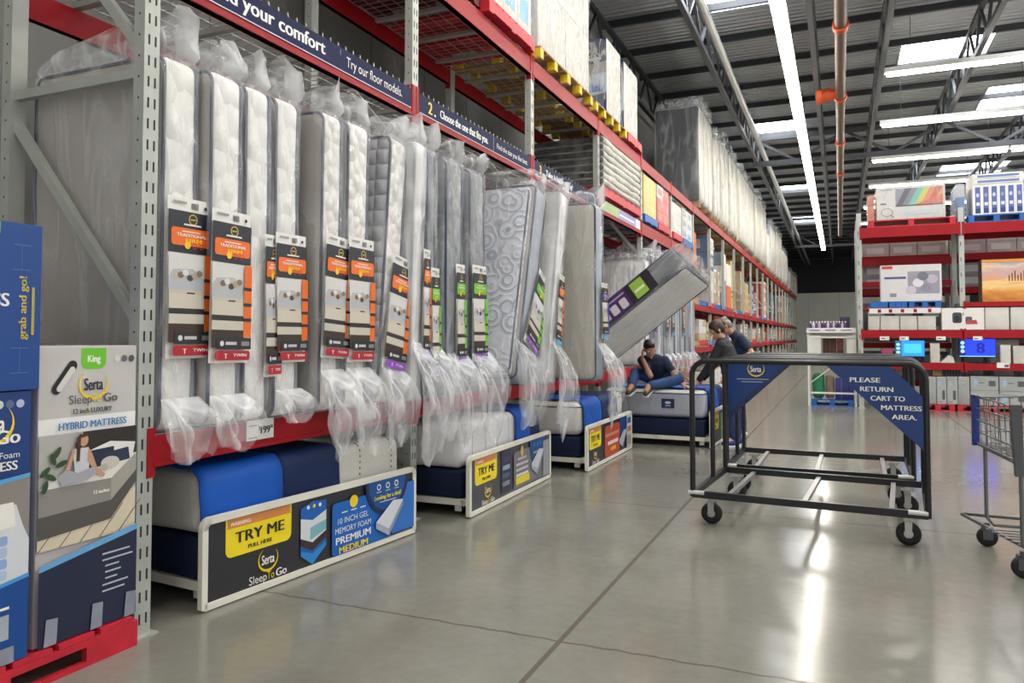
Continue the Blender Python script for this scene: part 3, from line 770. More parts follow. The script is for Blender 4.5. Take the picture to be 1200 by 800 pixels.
# ------------------------------------------------------------------ pull-out display beds under the rack
M_NAVYF = mat('navy_foundation_fabric', '#16233f', .75, spec=.25, var=.12, vscale=40, bump=.15, bscale=250)
M_RUN1 = mat('bright_blue_runner', '#0b55b8', .6, spec=.3, var=.06, bump=.12, bscale=120)
M_RUN2 = mat('navy_runner', '#0d2350', .6, spec=.3, var=.06, bump=.12, bscale=120)
Q_DOT = quilt_mat('white_dotted_cover', '#d3d1cb', 'dots', 30, .15, line='#4d4f58')
Q_LINE = quilt_mat('white_ruled_cover', '#e4e4e6', 'line', .13, .3, line='#a4a6b0')
Q_SILV = quilt_mat('silver_knit_cover', '#d5d3cd', 'noise', 12, .2, rough=.5)
Q_GREYB = quilt_mat('grey_melange_border', '#a9adba', 'noise', 30, .3)

def try_me(a, x0, x1, y0, y1, warn=True):
    w, h = x1 - x0, y1 - y0
    a.rrect(x0, y0, x1, y1, .04, ink('#f4dc1e'), (1, 0, 0, 1)); a.rect(x0 + .01, y1 - h * .24, x1 - .01, y1, ink('#d98a4e'))
    a.text('WARNING:', x0 + .03, y1 - h * .19, h * .15, ink('#f6ecd8'), 'l', True, fit=w * .3)
    a.text('TRY ME', (x0 + x1) / 2, y0 + h * .34, h * .42, ink(BLK), 'c', True, fit=w * .74)
    a.text('PULL HERE', (x0 + x1) / 2, y0 + h * .12, h * .15, ink(BLK), 'c', True, fit=w * .36)
def mattress_pic(a, x, y, w, h, c1='#d9dde6', c2='#aab2c4'):
    a.poly([(x, y + h * .5), (x, y + h * .32), (x + w * .47, y), (x + w * .47, y + h * .2)], ink(c2))
    a.poly([(x + w * .47, y), (x + w, y + h * .78), (x + w, y + h * .95), (x + w * .47, y + h * .2)], ink('#8f98b0'))
    a.poly([(x, y + h * .5), (x + w * .47, y + h * .2), (x + w, y + h * .95), (x + w * .62, y + h)], ink(c1))
def bed_sign(v, w, h):
    a = Art((.018, .03, .03), (0, 1, 0), (0, 0, 1), w, h); a.step = .0006
    a.rect(0, 0, w, h, ink('#2c2d33' if v != 1 else '#4a4b50'))
    if v == 0:
        try_me(a, .12, .6, h * .5, h - .005)
        logo(a, .42, h * .33, .15); logo2(a, .42, h * .06, .28)
        x0, x1 = .67, .89                               # tall carton picture
        a.poly([(x0, .09), (x0 + .1, .02), (x1, .11), (x1, h - .03), (x0 + .1, h - .02), (x0, h - .05)], ink('#1a62b8'))
        a.poly([(x0, h * .46), (x0 + .1, h * .36), (x1, h * .48), (x1, h * .78), (x0 + .1, h * .68), (x0, h * .74)], ink('#d7dce0'))
        a.poly([(x0 + .08, h * .4), (x1, h * .5), (x1, h * .64), (x0 + .08, h * .58)], ink('#7fb8c4'))
        a.poly([(x0, h * .36), (x0 + .1, h * .24), (x1, h * .38), (x1, h * .48), (x0 + .1, h * .36), (x0, h * .46)], ink('#3b2a24'))
        a.poly([(x0, .09), (x0 + .1, .02), (x1, .11), (x1, h * .32), (x0 + .1, h * .2), (x0, h * .28)], ink('#2d8ad6'))
        for i, c in enumerate((WHT, YEL, WHT)): a.ell(x0 + .06 + .05 * i, h * .88, .012, .012, ink(c))
        a.rrect(.94, .015, w - .26, h * .83, .03, ink('#1064bd'))
        a.ell(1.145, h * .79, .04, .04, ink('#f6d51c'))
        for i in (-1, 0, 1): a.rect(1.145 + i * .09 - .028, h * .655, 1.145 + i * .09 + .028, h * .672, ink(WHT))
        a.text('10 INCH GEL', 1.14, h * .5, .052, ink(WHT), 'c', fit=.3); a.text('MEMORY FOAM', 1.14, h * .36, .052, ink(WHT), 'c', fit=.35)
        a.text('PREMIUM', 1.14, h * .2, .065, ink(WHT), 'c', True, fit=.34); a.text('MEDIUM', 1.14, h * .055, .06, ink('#f6d51c'), 'c', True, fit=.28)
        a.rect(w - .26, .03, w, h * .86, ink('#2f74c8'))
        pts = [(1.49 + .235 * math.cos(R(180 + t)), h + .235 * 1.02 * math.sin(R(180 + t))) for t in range(0, 181, 10)]
        a.poly(pts, ink('#14284e')); pts = [(1.49 + .205 * math.cos(R(180 + t)), h + .205 * 1.02 * math.sin(R(180 + t))) for t in range(0, 181, 10)]
        a.poly(pts, ink('#0f4f96'))
        for i in (-1, 0, 1): a.arc(1.49 + i * .095, h * .9, .022, .022, 0, 360, .008, .008, ink(WHT)); a.rect(1.49 + i * .095 - .026, h * .815, 1.49 + i * .095 + .026, h * .825, ink(WHT))
        a.text('Looking for a deal?', 1.49, h * .7, .042, ink('#f6e21c'), 'c', True, fit=.29); a.rect(1.40, h * .65, 1.58, h * .66, ink(WHT))
        mattress_pic(a, 1.36, .03, .3, h * .56)
    elif v == 1:
        try_me(a, .08, .52, h * .48, h - .005); logo(a, .33, h * .32, .14, '#f2d9b8'); logo2(a, .33, h * .06, .25)
        a.rect(.6, .05, .82, h * .97, ink('#33344e'))
        for i in range(4): a.rect(.63, .1 + .07 * i, .79, .14 + .07 * i, ink(('#7d8796', '#4d5a78', '#8fa2b4', '#3c3e66')[i]))
        a.rrect(.88, .03, w - .02, h * .86, .03, ink('#77787d')); a.ell(1.08, h * .84, .035, .05, ink('#d9b53a'))
        for i, (c, d) in enumerate((('#b9babd', .22), ('#c5c6c8', .3), ('#c5c6c8', .3), ('#dddbe4', .3))): a.rect(1.08 - d / 2, h * (.66 - .115 * i), 1.08 + d / 2, h * (.715 - .115 * i), ink(c))
        a.rrect(.92, .06, 1.26, .13, .01, ink('#e4cf2e'))
        pts = [(1.47 + .2 * math.cos(R(180 + t)), h + .27 * math.sin(R(180 + t))) for t in range(0, 181, 10)]
        a.poly(pts, ink('#0f4f96'))
        for i in (-1, 0, 1): a.rect(1.47 + i * .08 - .02, h * .84, 1.47 + i * .08 + .02, h * .92, ink('#3f82c4'))
        a.rect(1.36, h * .68, 1.58, h * .73, ink('#8fb48a')); mattress_pic(a, 1.3, .08, .34, h * .56, '#c9ccd4'); a.rect(w - .22, .03, w - .05, h * .9, ink('#9b9ca2'))
    elif v == 2:
        try_me(a, .05, .5, h * .44, h - .005); logo(a, .27, h * .3, .13); logo2(a, .27, h * .06, .24)
        a.rrect(.62, .02, 1.28, h * .9, .06, ink('#b5492e')); a.rect(.66, h * .6, 1.24, h * .68, ink('#cf8670')); a.rrect(.75, h * .36, 1.2, h * .46, .01, ink('#e8cfd0')); a.rrect(.85, h * .18, 1.1, h * .28, .01, ink('#e3a224'))
        a.rect(1.28, h * .5, 1.58, h, ink('#12407e')); mattress_pic(a, 1.25, .05, .34, h * .5, '#aab6c4')
        a.rect(1.6, 0, w, h, ink('#c9c3c0')); a.rect(1.63, h * .75, w - .03, h * .92, ink('#3f5f9a')); a.rect(1.63, h * .5, w - .03, h * .66, ink('#b5705c')); a.rect(1.63, h * .1, w - .03, h * .4, ink('#9b8f8c'))
    else:
        try_me(a, .05, .5, h * .44, h - .005); a.rrect(.62, .02, 1.28, h * .9, .06, ink('#4a7f3a')); a.rect(.75, h * .36, 1.2, h * .46, ink('#d9e2cc')); a.rect(1.35, .05, 1.7, h * .9, ink('#c9c9cc'))
    return a

def bed(near, far, v, labels, mmat, depth=1.0, Ls=1.86, zf=.36, zm=.70, runner=None, near_open=False, mat_border=None, y_in=.05):
    n, f = Vector(near), Vector(far); ang = math.atan2((f - n).y, (f - n).x) - math.pi / 2
    grp = lambda k: {'b': 'pull-out bed frames', 'f': 'navy foundations', 'm': 'display mattresses', 'r': 'blue runners'}[k]
    def place(o, lab=None, cat=None, g=None):
        o.location = (n.x, n.y, 0); o.rotation_euler = (0, 0, ang); o['_o'] = (0, 0, 0)
        if lab: o['label'] = lab; o['category'] = cat; o['group'] = g
        return o
    r = thing('pull_out_bed_frame', labels[0], 'bed frame', (0, 0, 0), grp('b')); place(r)
    W, H = Ls - .06, .42
    bed_sign(v, W, H).build('sign_panel', r, label='printed display panel')
    g = MB(); c = .05; pts = []
    for cy, cz, a0 in ((Ls - c, .48 - c, 0), (c, .48 - c, 90)):
        for q in range(6): pts.append((.012, cy + (c - .012) * math.cos(R(a0 + q * 18)), cz + (c - .012) * math.sin(R(a0 + q * 18))))
    pts += [(.012, .012, .025), (.012, Ls - .012, .025)]
    for p, q in zip(pts, pts[1:] + pts[:1]): g.bar(p, Vector(q) + (Vector(q) - Vector(p)).normalized() * .008, .036, .034, M_CREAM, up=(1, 0, 0))
    g.build('sign_frame', r, label='cream painted frame')
    g = MB(); g.box(-.01, .012, .03, Ls - .03, .03, .46, mat('sign_backing', '#3a3b3e', .7)); g.build('sign_backing', r)
    for yy in (y_in + .02, Ls - y_in - .02):
        g = MB(); g.box(-depth, -.02, yy - .02, yy + .02, .085, .135, M_CREAM); g.build('side_rail', r)
    for xx in (-.06, -depth + .02, -depth / 2):
        g = MB(); g.box(xx - .02, xx + .02, y_in, Ls - y_in, .09, .13, M_CREAM); g.build('cross_rail', r)
    for xx in (-.12, -depth + .1):
        for yy in (y_in + .06, Ls - y_in - .06):
            g = MB(); g.cyl((xx, yy - .015, .035), (xx, yy + .015, .035), .035, M_RUB, 14); g.box(xx - .03, xx + .03, yy - .024, yy - .018, .03, .09, M_CREAM); g.box(xx - .03, xx + .03, yy + .018, yy + .024, .03, .09, M_CREAM); g.build('caster', r)
    so = Vector((v * 5 + 2, 0, 0))
    disp = lambda p, nn: nn * (.006 * noise.noise((p + so) * 4) + .003 * noise.noise((p + so) * 11))
    cx, hx_ = -.075 - (depth - .06) / 2, (depth - .06) / 2; cy, hy = Ls / 2, Ls / 2 - y_in
    g = MB(); g.rbox((cx, cy, (.136 + zf) / 2), (hx_, hy, (zf - .136) / 2), .03, M_NAVYF, 3, (4, 6, 1), disp); o = g.build('bed_foundation', origin=(0, 0, 0)); place(o, labels[1], 'bed base', grp('f'))
    m = thing('display_mattress', labels[2], 'mattress', (0, 0, 0), grp('m')); place(m)
    g = MB(); g.rbox((cx, cy, (zf + zm) / 2 + .011), (hx_, hy, (zm - zf) / 2), .07, mmat, 5, (8, 12, 3), disp, None, (lambda nn: mmat if nn.z > .5 or not mat_border else mat_border)); g.build('mattress_body', m)
    for zz in ((zf + .03, zm - .03) if mat_border else (zm - .045,)):
        if mat_border or v == 2:
            c = .07; pts = []
            for ax, ay, a0 in ((cx + hx_ - c, cy + hy - c, 0), (cx - hx_ + c, cy + hy - c, 90), (cx - hx_ + c, cy - hy + c, 180), (cx + hx_ - c, cy - hy + c, 270)):
                for q in range(6): pts.append((ax + (c - .004) * math.cos(R(a0 + q * 18)), ay + (c - .004) * math.sin(R(a0 + q * 18)), zz))
            g = MB(); g.tube(pts, .008, M_PIPE, 6, closed=True); g.build('piping', m)
    if mat_border:
        a = Art((cx + .12, cy - hy - .012, zf + .14), (1, 0, 0), (0, 0, 1), .17, .12); a.rect(0, 0, .17, .12, ink('#1a2c58')); a.ell(.085, .07, .04, .018, ink('#cfd6e4')); a.rect(.05, .025, .12, .035, ink('#cfd6e4')); a.build('brand_patch', m, label='navy woven patch')
    if runner:
        ya, yb, yc, drop = runner
        g = MB()
        prof = [(cx - hx_ + .05, zm + .02)] + [(cx - hx_ + .05 + (2 * hx_ - .12) * i / 10, zm + .02) for i in range(1, 11)]
        x1, z1 = cx + hx_, zm
        prof += [(x1 - .07 + .085 * math.sin(R(t)), z1 - .062 + .085 * math.cos(R(t))) for t in (20, 40, 60, 80)]
        prof += [(x1 + .016, z1 - .07 - (drop) * i / 5) for i in range(1, 6)]
        for (y0, y1_, mm) in ((ya, yb, M_RUN1), (yb, yc, M_RUN2)):
            if y1_ <= y0: continue
            ny = 10
            vs = []
            for i, (x, z) in enumerate(prof):
                for j in range(ny + 1):
                    y = y0 + (y1_ - y0) * j / ny
                    p = Vector((x, y, z)); fl = max(0, i - 13)
                    k = noise.noise(p * 5 + so)
                    vs.append((x + fl * .003 * (1 + k), y, z + (.007 * (1 + k) if i < 12 else 0) - (.02 * k if i == len(prof) - 1 else 0)))
            fs = [(i * (ny + 1) + j, i * (ny + 1) + j + 1, (i + 1) * (ny + 1) + j + 1, (i + 1) * (ny + 1) + j) for i in range(len(prof) - 1) for j in range(ny)]
            g.add(vs, [f_[::-1] for f_ in fs], mm, True)
            if mm is M_RUN1:                        # front band corner turned over the bed end
                pass
        o = g.build('bed_runner', origin=(0, 0, 0)); place(o, labels[3], 'bed runner', grp('r'))
        sm = o.modifiers.new('thickness', 'SOLIDIFY'); sm.thickness = .008; sm.offset = 1
    return r
def g2(px, py, z): p = onZ(px, py, z); return (p.x, p.y)
B1 = bed(g2(233, 716, .01), g2(481, 623, .01), 0, ('cream-framed pull-out bed frame with large black and blue TRY ME panel, nearest one', 'navy foundation of the nearest display bed', 'white display mattress with dotted lines on the nearest pull-out bed', 'two-tone blue runner over the nearest display mattress'), Q_DOT, runner=(.035, .62, 1.12, .3), Ls=1.86, depth=1.05)
B2 = bed(g2(547, 606, .01), g2(641, 559, .01), 1, ('cream-framed pull-out bed frame with grey TRY ME panel, second one', 'navy foundation of the second display bed', 'white ruled display mattress on the second pull-out bed', 'blue runner at the far end of the second display mattress'), Q_LINE, runner=(1.15, 1.5, 1.75, .34), Ls=1.9, depth=1.15, zm=.72)
B3 = bed(g2(686, 552, .01), g2(742, 522, .01), 2, ('cream-framed pull-out bed frame with red and yellow panel, third one', 'navy foundation of the third display bed', 'silvery white display mattress on the third pull-out bed', 'blue and navy runner over the third display mattress'), Q_SILV, runner=(.1, .75, 1.45, .22), Ls=1.9, depth=1.25, zm=.72)
n4 = onZ(832, 525, .01)
B4 = bed((n4.x, n4.y), (n4.x + .06, n4.y + 1.86), 3, ('pulled-out bed frame the boy sits on, its panel edge-on', 'navy foundation under the boy', 'grey-sided display mattress the boy sits on', 'blue runner over the mattress the boy sits on'), Q_SILV, runner=(.25, .85, 1.3, .25), Ls=1.9, depth=1.42, zm=.72, mat_border=Q_GREYB)

# ------------------------------------------------------------------ cartons on the pallet at the end of the rack
def pallet(name, c, x0, x1, y0, y1, z, m, label, group=None, h=.14, mblock=None, along='x'):
    g = MB(); n = 7
    if along == 'x':
        for i in range(n):
            y = y0 + (y1 - y0) * i / n; w = (y1 - y0) / n * .82
            g.box(x0, x1, y, y + w, z + h - .02, z + h, m)
        for i in range(3):
            x = x0 + (x1 - x0 - .1) * i / 2
            g.box(x, x + .1, y0, y1, z + .018, z + h - .021, mblock or m) if not mblock else None
        for i in range(3):
            y = y0 + (y1 - y0 - .1) * i / 2; g.box(x0, x1, y, y + .1, z, z + .017, m)
    o = None
    if mblock:
        o = thing(name, label, 'pallet', ((x0 + x1) / 2, (y0 + y1) / 2, z), group); g.build('pallet_deck', o)
        for i in range(3):
            for j in range(5):
                x = x0 + (x1 - x0 - .1) * i / 2; y = y0 + (y1 - y0 - .1) * j / 4
                q = MB(); q.box(x, x + .1, y, y + .1, z + .018, z + h - .021, mblock); q.build('pallet_block', o)
    else:
        o = g.build(name, origin=((x0 + x1) / 2, (y0 + y1) / 2, z), **P(label, 'pallet', group))
    return o
# big floor pallet with solid fork-entry sides
g = MB(); px0, px1, py0, py1 = -4.2, -3.03, 1.25, 2.61
for i in range(7): yy = py0 + (py1 - py0) * i / 7; g.box(px0, px1, yy, yy + .165, .118, .14, M_PALR)
for xx in (px1 - .03, px0, -3.63):
    g.box(xx, xx + .03, py0, py1, .085, .117, M_PALR); g.box(xx, xx + .03, py0, py1, 0, .022, M_PALR)
    for ya, yb in ((py0, py0 + .22), (1.83, 2.02), (py1 - .26, py1)): g.box(xx, xx + .03, ya, yb, .022, .085, M_PALR)
g.build('pallet', origin=(-3.6, 1.93, 0), **P('red pallet on the floor under the boxed mattresses beside the first upright', 'pallet', 'pallets'))
M_CARD = mat('kraft_cardboard', '#9a7b55', .8, var=.08)
def carton(name, label, x0, x1, y0, y1, z0, z1, m, cat='box', group=None, r=.006):
    o = thing(name, label, cat, ((x0 + x1) / 2, (y0 + y1) / 2, z0), group)
    g = MB(); g.rbox(((x0 + x1) / 2, (y0 + y1) / 2, (z0 + z1) / 2), ((x1 - x0) / 2, (y1 - y0) / 2, (z1 - z0) / 2), r, m, 2, (1, 1, 1)); g.build('carton', o)
    return o
# hybrid-mattress carton
o = carton('mattress_carton', 'tall grey and navy printed mattress carton beside the first upright', -3.9, -3.075, 2.135, 2.615, .142, 1.395, mat('grey_print_card', '#c4c1be', .45, var=.03), group='boxed mattresses at the rack end')
w, h = .475, 1.245
a = Art((-3.0735, 2.1375, .146), (0, 1, 0), (0, 0, 1), w, h)
a.rect(0, 0, w, h, ink('#c6c3c0'))
a.rect(0, h * .7, w, h * .755, ink('#efefee'))
a.rrect(w * .4, h * .92, w * .66, h * .995, .03, ink('#6fc52a'), (1, 0, 0, 1)); a.text('King', w * .53, h * .945, .045, ink(WHT), 'c', True, fit=w * .13)
for i, c in enumerate(('#cfd8cf', '#6a5f72', '#4c4f58')): a.ell(w * (.78 + .08 * i), h * .955, w * .032, w * .032, ink(c))
c, s = math.cos(R(54)), math.sin(R(54))
def slot(cx, cy, L_, W_, m_, dx=0, dy=0):
    pts = []
    for e, a0 in ((L_, -90), (-L_, 90)):
        for t in range(0, 181, 30): pts.append((e + W_ * math.cos(R(a0 + t)), W_ * math.sin(R(a0 + t))))
    a.poly([(cx + dx + p * c - q * s, cy + dy + p * s + q * c) for p, q in pts], ink(m_))
slot(w * .235, h * .895, .062, .022, '#17171a'); slot(w * .235, h * .895, .05, .013, '#dad8d4', .006, -.008)
logo(a, w * .53, h * .865, w * .31, '#1c2436'); logo2(a, w * .53, h * .8, w * .5, '#55575d', '#e8d04a')
a.text('12 inch LUXURY', w * .52, h * .765, .032, ink('#33343a'), 'c', True, fit=w * .4)
a.text('HYBRID MATTRESS', w * .53, h * .713, .045, ink('#3f7cb5'), 'c', True, fit=w * .7)
y0, y1 = h * .315, h * .7                       # photograph of a bedroom
a.rect(0, y0, w, y1, ink('#b5b3b0')); a.poly([(w * .42, y1 - .0), (w, y1 + .0), (w, h * .565), (w * .42, h * .58)], ink('#2d2522'))
a.poly([(0, y0), (w, y0), (w, h * .47), (0, h * .37)], ink('#d8cdb4'))
for i in range(5): a.poly([(w * .2 * i, y0), (w * (.2 * i + .012), y0), (w * (.2 * i + .26), h * .42), (w * (.2 * i + .25), h * .42)], ink('#5a4f42'))
a.poly([(0, h * .355), (w * .72, h * .372), (w, h * .49), (w, h * .545), (w * .7, h * .455), (0, h * .44)], ink('#55524f'))
a.poly([(0, h * .43), (w * .72, h * .44), (w * .72, h * .52), (0, h * .52)], ink('#8f8b86')); a.poly([(w * .72, h * .44), (w, h * .535), (w, h * .6), (w * .72, h * .52)], ink('#a8a39b'))
a.poly([(0, h * .52), (w * .72, h * .52), (w, h * .6), (w * .6, h * .585), (w * .1, h * .555)], ink('#e6e3dc'))
a.poly([(w * .46, h * .56), (w * .95, h * .585), (w * .98, h * .64), (w * .7, h * .655), (w * .47, h * .63)], ink('#eceae6'))
a.poly([(w * .48, h * .565), (w * .74, h * .575), (w * .74, h * .635), (w * .48, h * .63)], ink('#1f2a44')); a.poly([(w * .62, h * .57), (w * .92, h * .58), (w * .9, h * .625), (w * .64, h * .615)], ink('#27324e'))
a.ell(w * .7, h * .578, w * .1, h * .022, ink('#cfcac2')); a.ell(w * .63, h * .562, w * .05, h * .014, ink('#b8b2aa'))
for lx, ly, lr in ((.05, .58, 40), (.12, .62, 110), (.16, .64, 60), (.2, .6, 20), (.1, .56, 150), (.05, .53, 75)):
    q = [(w * lx + .028 * math.cos(R(t)) * math.cos(R(lr)) - .012 * math.sin(R(t)) * math.sin(R(lr)), h * ly + .028 * math.cos(R(t)) * math.sin(R(lr)) + .012 * math.sin(R(t)) * math.cos(R(lr))) for t in range(0, 360, 30)]
    a.poly(q, ink('#2f4a2c'))
skin, hair = '#c99a7c', '#4a2c1e'
a.poly([(w * .34, h * .6), (w * .33, h * .66), (w * .37, h * .695), (w * .43, h * .69), (w * .45, h * .66), (w * .4, h * .65), (w * .38, h * .57)], ink(hair))
a.poly([(w * .3, h * .645), (w * .46, h * .645), (w * .47, h * .56), (w * .33, h * .56)], ink('#cfd0d6'))
a.poly([(w * .3, h * .645), (w * .33, h * .64), (w * .28, h * .58), (w * .2, h * .535), (w * .18, h * .54), (w * .25, h * .59)], ink(skin))
a.poly([(w * .46, h * .645), (w * .5, h * .62), (w * .55, h * .57), (w * .64, h * .54), (w * .62, h * .53), (w * .52, h * .555), (w * .45, h * .6)], ink(skin))
a.ell(w * .41, h * .672, w * .045, h * .022, ink(skin)); a.poly([(w * .34, h * .685), (w * .43, h * .698), (w * .45, h * .685), (w * .38, h * .68), (w * .37, h * .6), (w * .34, h * .6)], ink(hair))
a.poly([(w * .16, h * .56), (w * .24, h * .575), (w * .36, h * .56), (w * .52, h * .575), (w * .55, h * .55), (w * .45, h * .53), (w * .2, h * .525)], ink('#a5a7b0'))
a.text('12 inches', w * .6, h * .475, .022, ink(WHT), 'c', True)
a.poly([(0, 0), (w, 0), (w, h * .315 + .02), (0, h * .27)], ink('#1c2440')); a.poly([(0, h * .27), (w, h * .335), (w, h * .312), (0, h * .25)], ink('#6aa9dc'))
for i, (l, t) in enumerate(((.62, .92), (.62, .95), (.65, .8), (.65, .82), (.65, .78), (.62, .9), (.62, .86))): a.rect(w * l, h * (.25 - .022 * i), w * t, h * (.256 - .022 * i), ink('#b9c0d0'))
TAPE = mat('packing_tape', '#8d92a0', .25, var=.15)
for x in (.05, .5, .86): a.poly([(w * x, 0), (w * (x + .12), 0), (w * (x + .13), h * .085), (w * (x + .02), h * .09)], TAPE)
a.build('printed_face', o, label='printed carton front')
# blue cartons, cut by the frame edge
CB = mat('blue_print_card', '#123f86', .4, var=.05, vscale=2)
o = carton('mattress_carton', 'blue printed mattress carton standing on the red pallet at the photo edge', -3.8, -3.05, 1.53, 2.09, .142, 1.215, CB, group='boxed mattresses at the rack end')
w, h = .555, 1.07; a = Art((-3.0485, 1.5325, .144), (0, 1, 0), (0, 0, 1), w, h)
a.rect(0, 0, w, h, ink('#113a7c'))
for i, c in enumerate(('#d2d8d6', '#5c6a8e', '#b9bdd4')): a.ell(w * (.77 + .075 * i), h * .955, w * .03, w * .03, ink(c))
logo(a, w * .7, h * .885, w * .36); logo2(a, w * .62, h * .81, w * .6)
a.text('10 inch Memory Foam', w * .92, h * .755, .036, ink(WHT), 'r', False, fit=w * .62); a.text('MATTRESS', w * .9, h * .71, .052, ink(WHT), 'r', True, fit=w * .42)
a.poly([(0, h * .64), (w, h * .69), (w, h * .3), (0, h * .25)], ink('#8f8984')); a.poly([(0, h * .64), (w, h * .69), (w, h * .675), (0, h * .62)], ink('#5aa6e0'))
a.poly([(0, h * .56), (w * .9, h * .58), (w * .95, h * .5), (w, h * .44), (w, h * .3), (0, h * .25)], ink('#d9dde4')); a.poly([(w * .4, h * .5), (w * .62, h * .5), (w * .62, h * .58), (w * .42, h * .6)], ink('#eeece6')); a.poly([(w * .65, h * .49), (w * .9, h * .5), (w * .88, h * .59), (w * .68, h * .59)], ink('#f1efe9'))
for i in range(4): a.rrect(w * .3, h * (.31 + .042 * i), w * .84, h * (.345 + .042 * i), .01, ink('#8fb0dc' if i % 2 else '#b4c8e4'))
a.poly([(0, 0), (w, 0), (w, h * .31), (w * .5, h * .27), (0, h * .24)], ink('#0f4a94')); a.poly([(0, h * .245), (w * .5, h * .275), (w, h * .315), (w, h * .3), (w * .5, h * .26), (0, h * .225)], ink('#4a9add'))
a.rect(w * .5, h * .09, w * .86, h * .18, ink('#aab2bd')); a.rect(w * .5, h * .2, w * .86, h * .21, ink(WHT)); a.rect(w * .78, .0, w * .9, h * .06, TAPE)
a.build('printed_face', o, label='printed carton front')
o = carton('mattress_carton', 'plain blue mattress carton lying on top of the printed blue one', -3.8, -3.04, 1.5, 2.115, 1.218, 1.895, CB, group='boxed mattresses at the rack end')
w, h = .61, .67; a = Art((-3.0385, 1.5025, 1.2215), (0, 1, 0), (0, 0, 1), w, h)
a.rect(0, 0, w, h, ink('#12458f'))
a.rect(w * .5, h * .93, w * .72, h, ink(GRN)); a.text('MATTRESS', w * .78, h * .5, .075, ink(WHT), 'r', True)
a.text('grab and go!', w * .9, h * .3, .045, ink('#cdb83e'), 'l', True, fit=h * .38, rot=90); a.text('grab it. go home.', w * .925, h * .33, .02, ink('#cdb83e'), 'l', False, fit=h * .3, rot=90) if False else None
a.rect(w * .935, h * .33, w * .955, h * .62, ink('#b9ab4a'))
for y in (.1, .72):
    a.rect(w * .86, h * y, w * .862, h * (y + .15), ink('#5f86bd'))
    a.rect(w * .8, h * (y + .15), w * .92, h * (y + .153), ink('#5f86bd')); a.rect(w * .8, h * y, w * .92, h * (y + .003), ink('#5f86bd'))
a.build('printed_face', o, label='printed carton front')

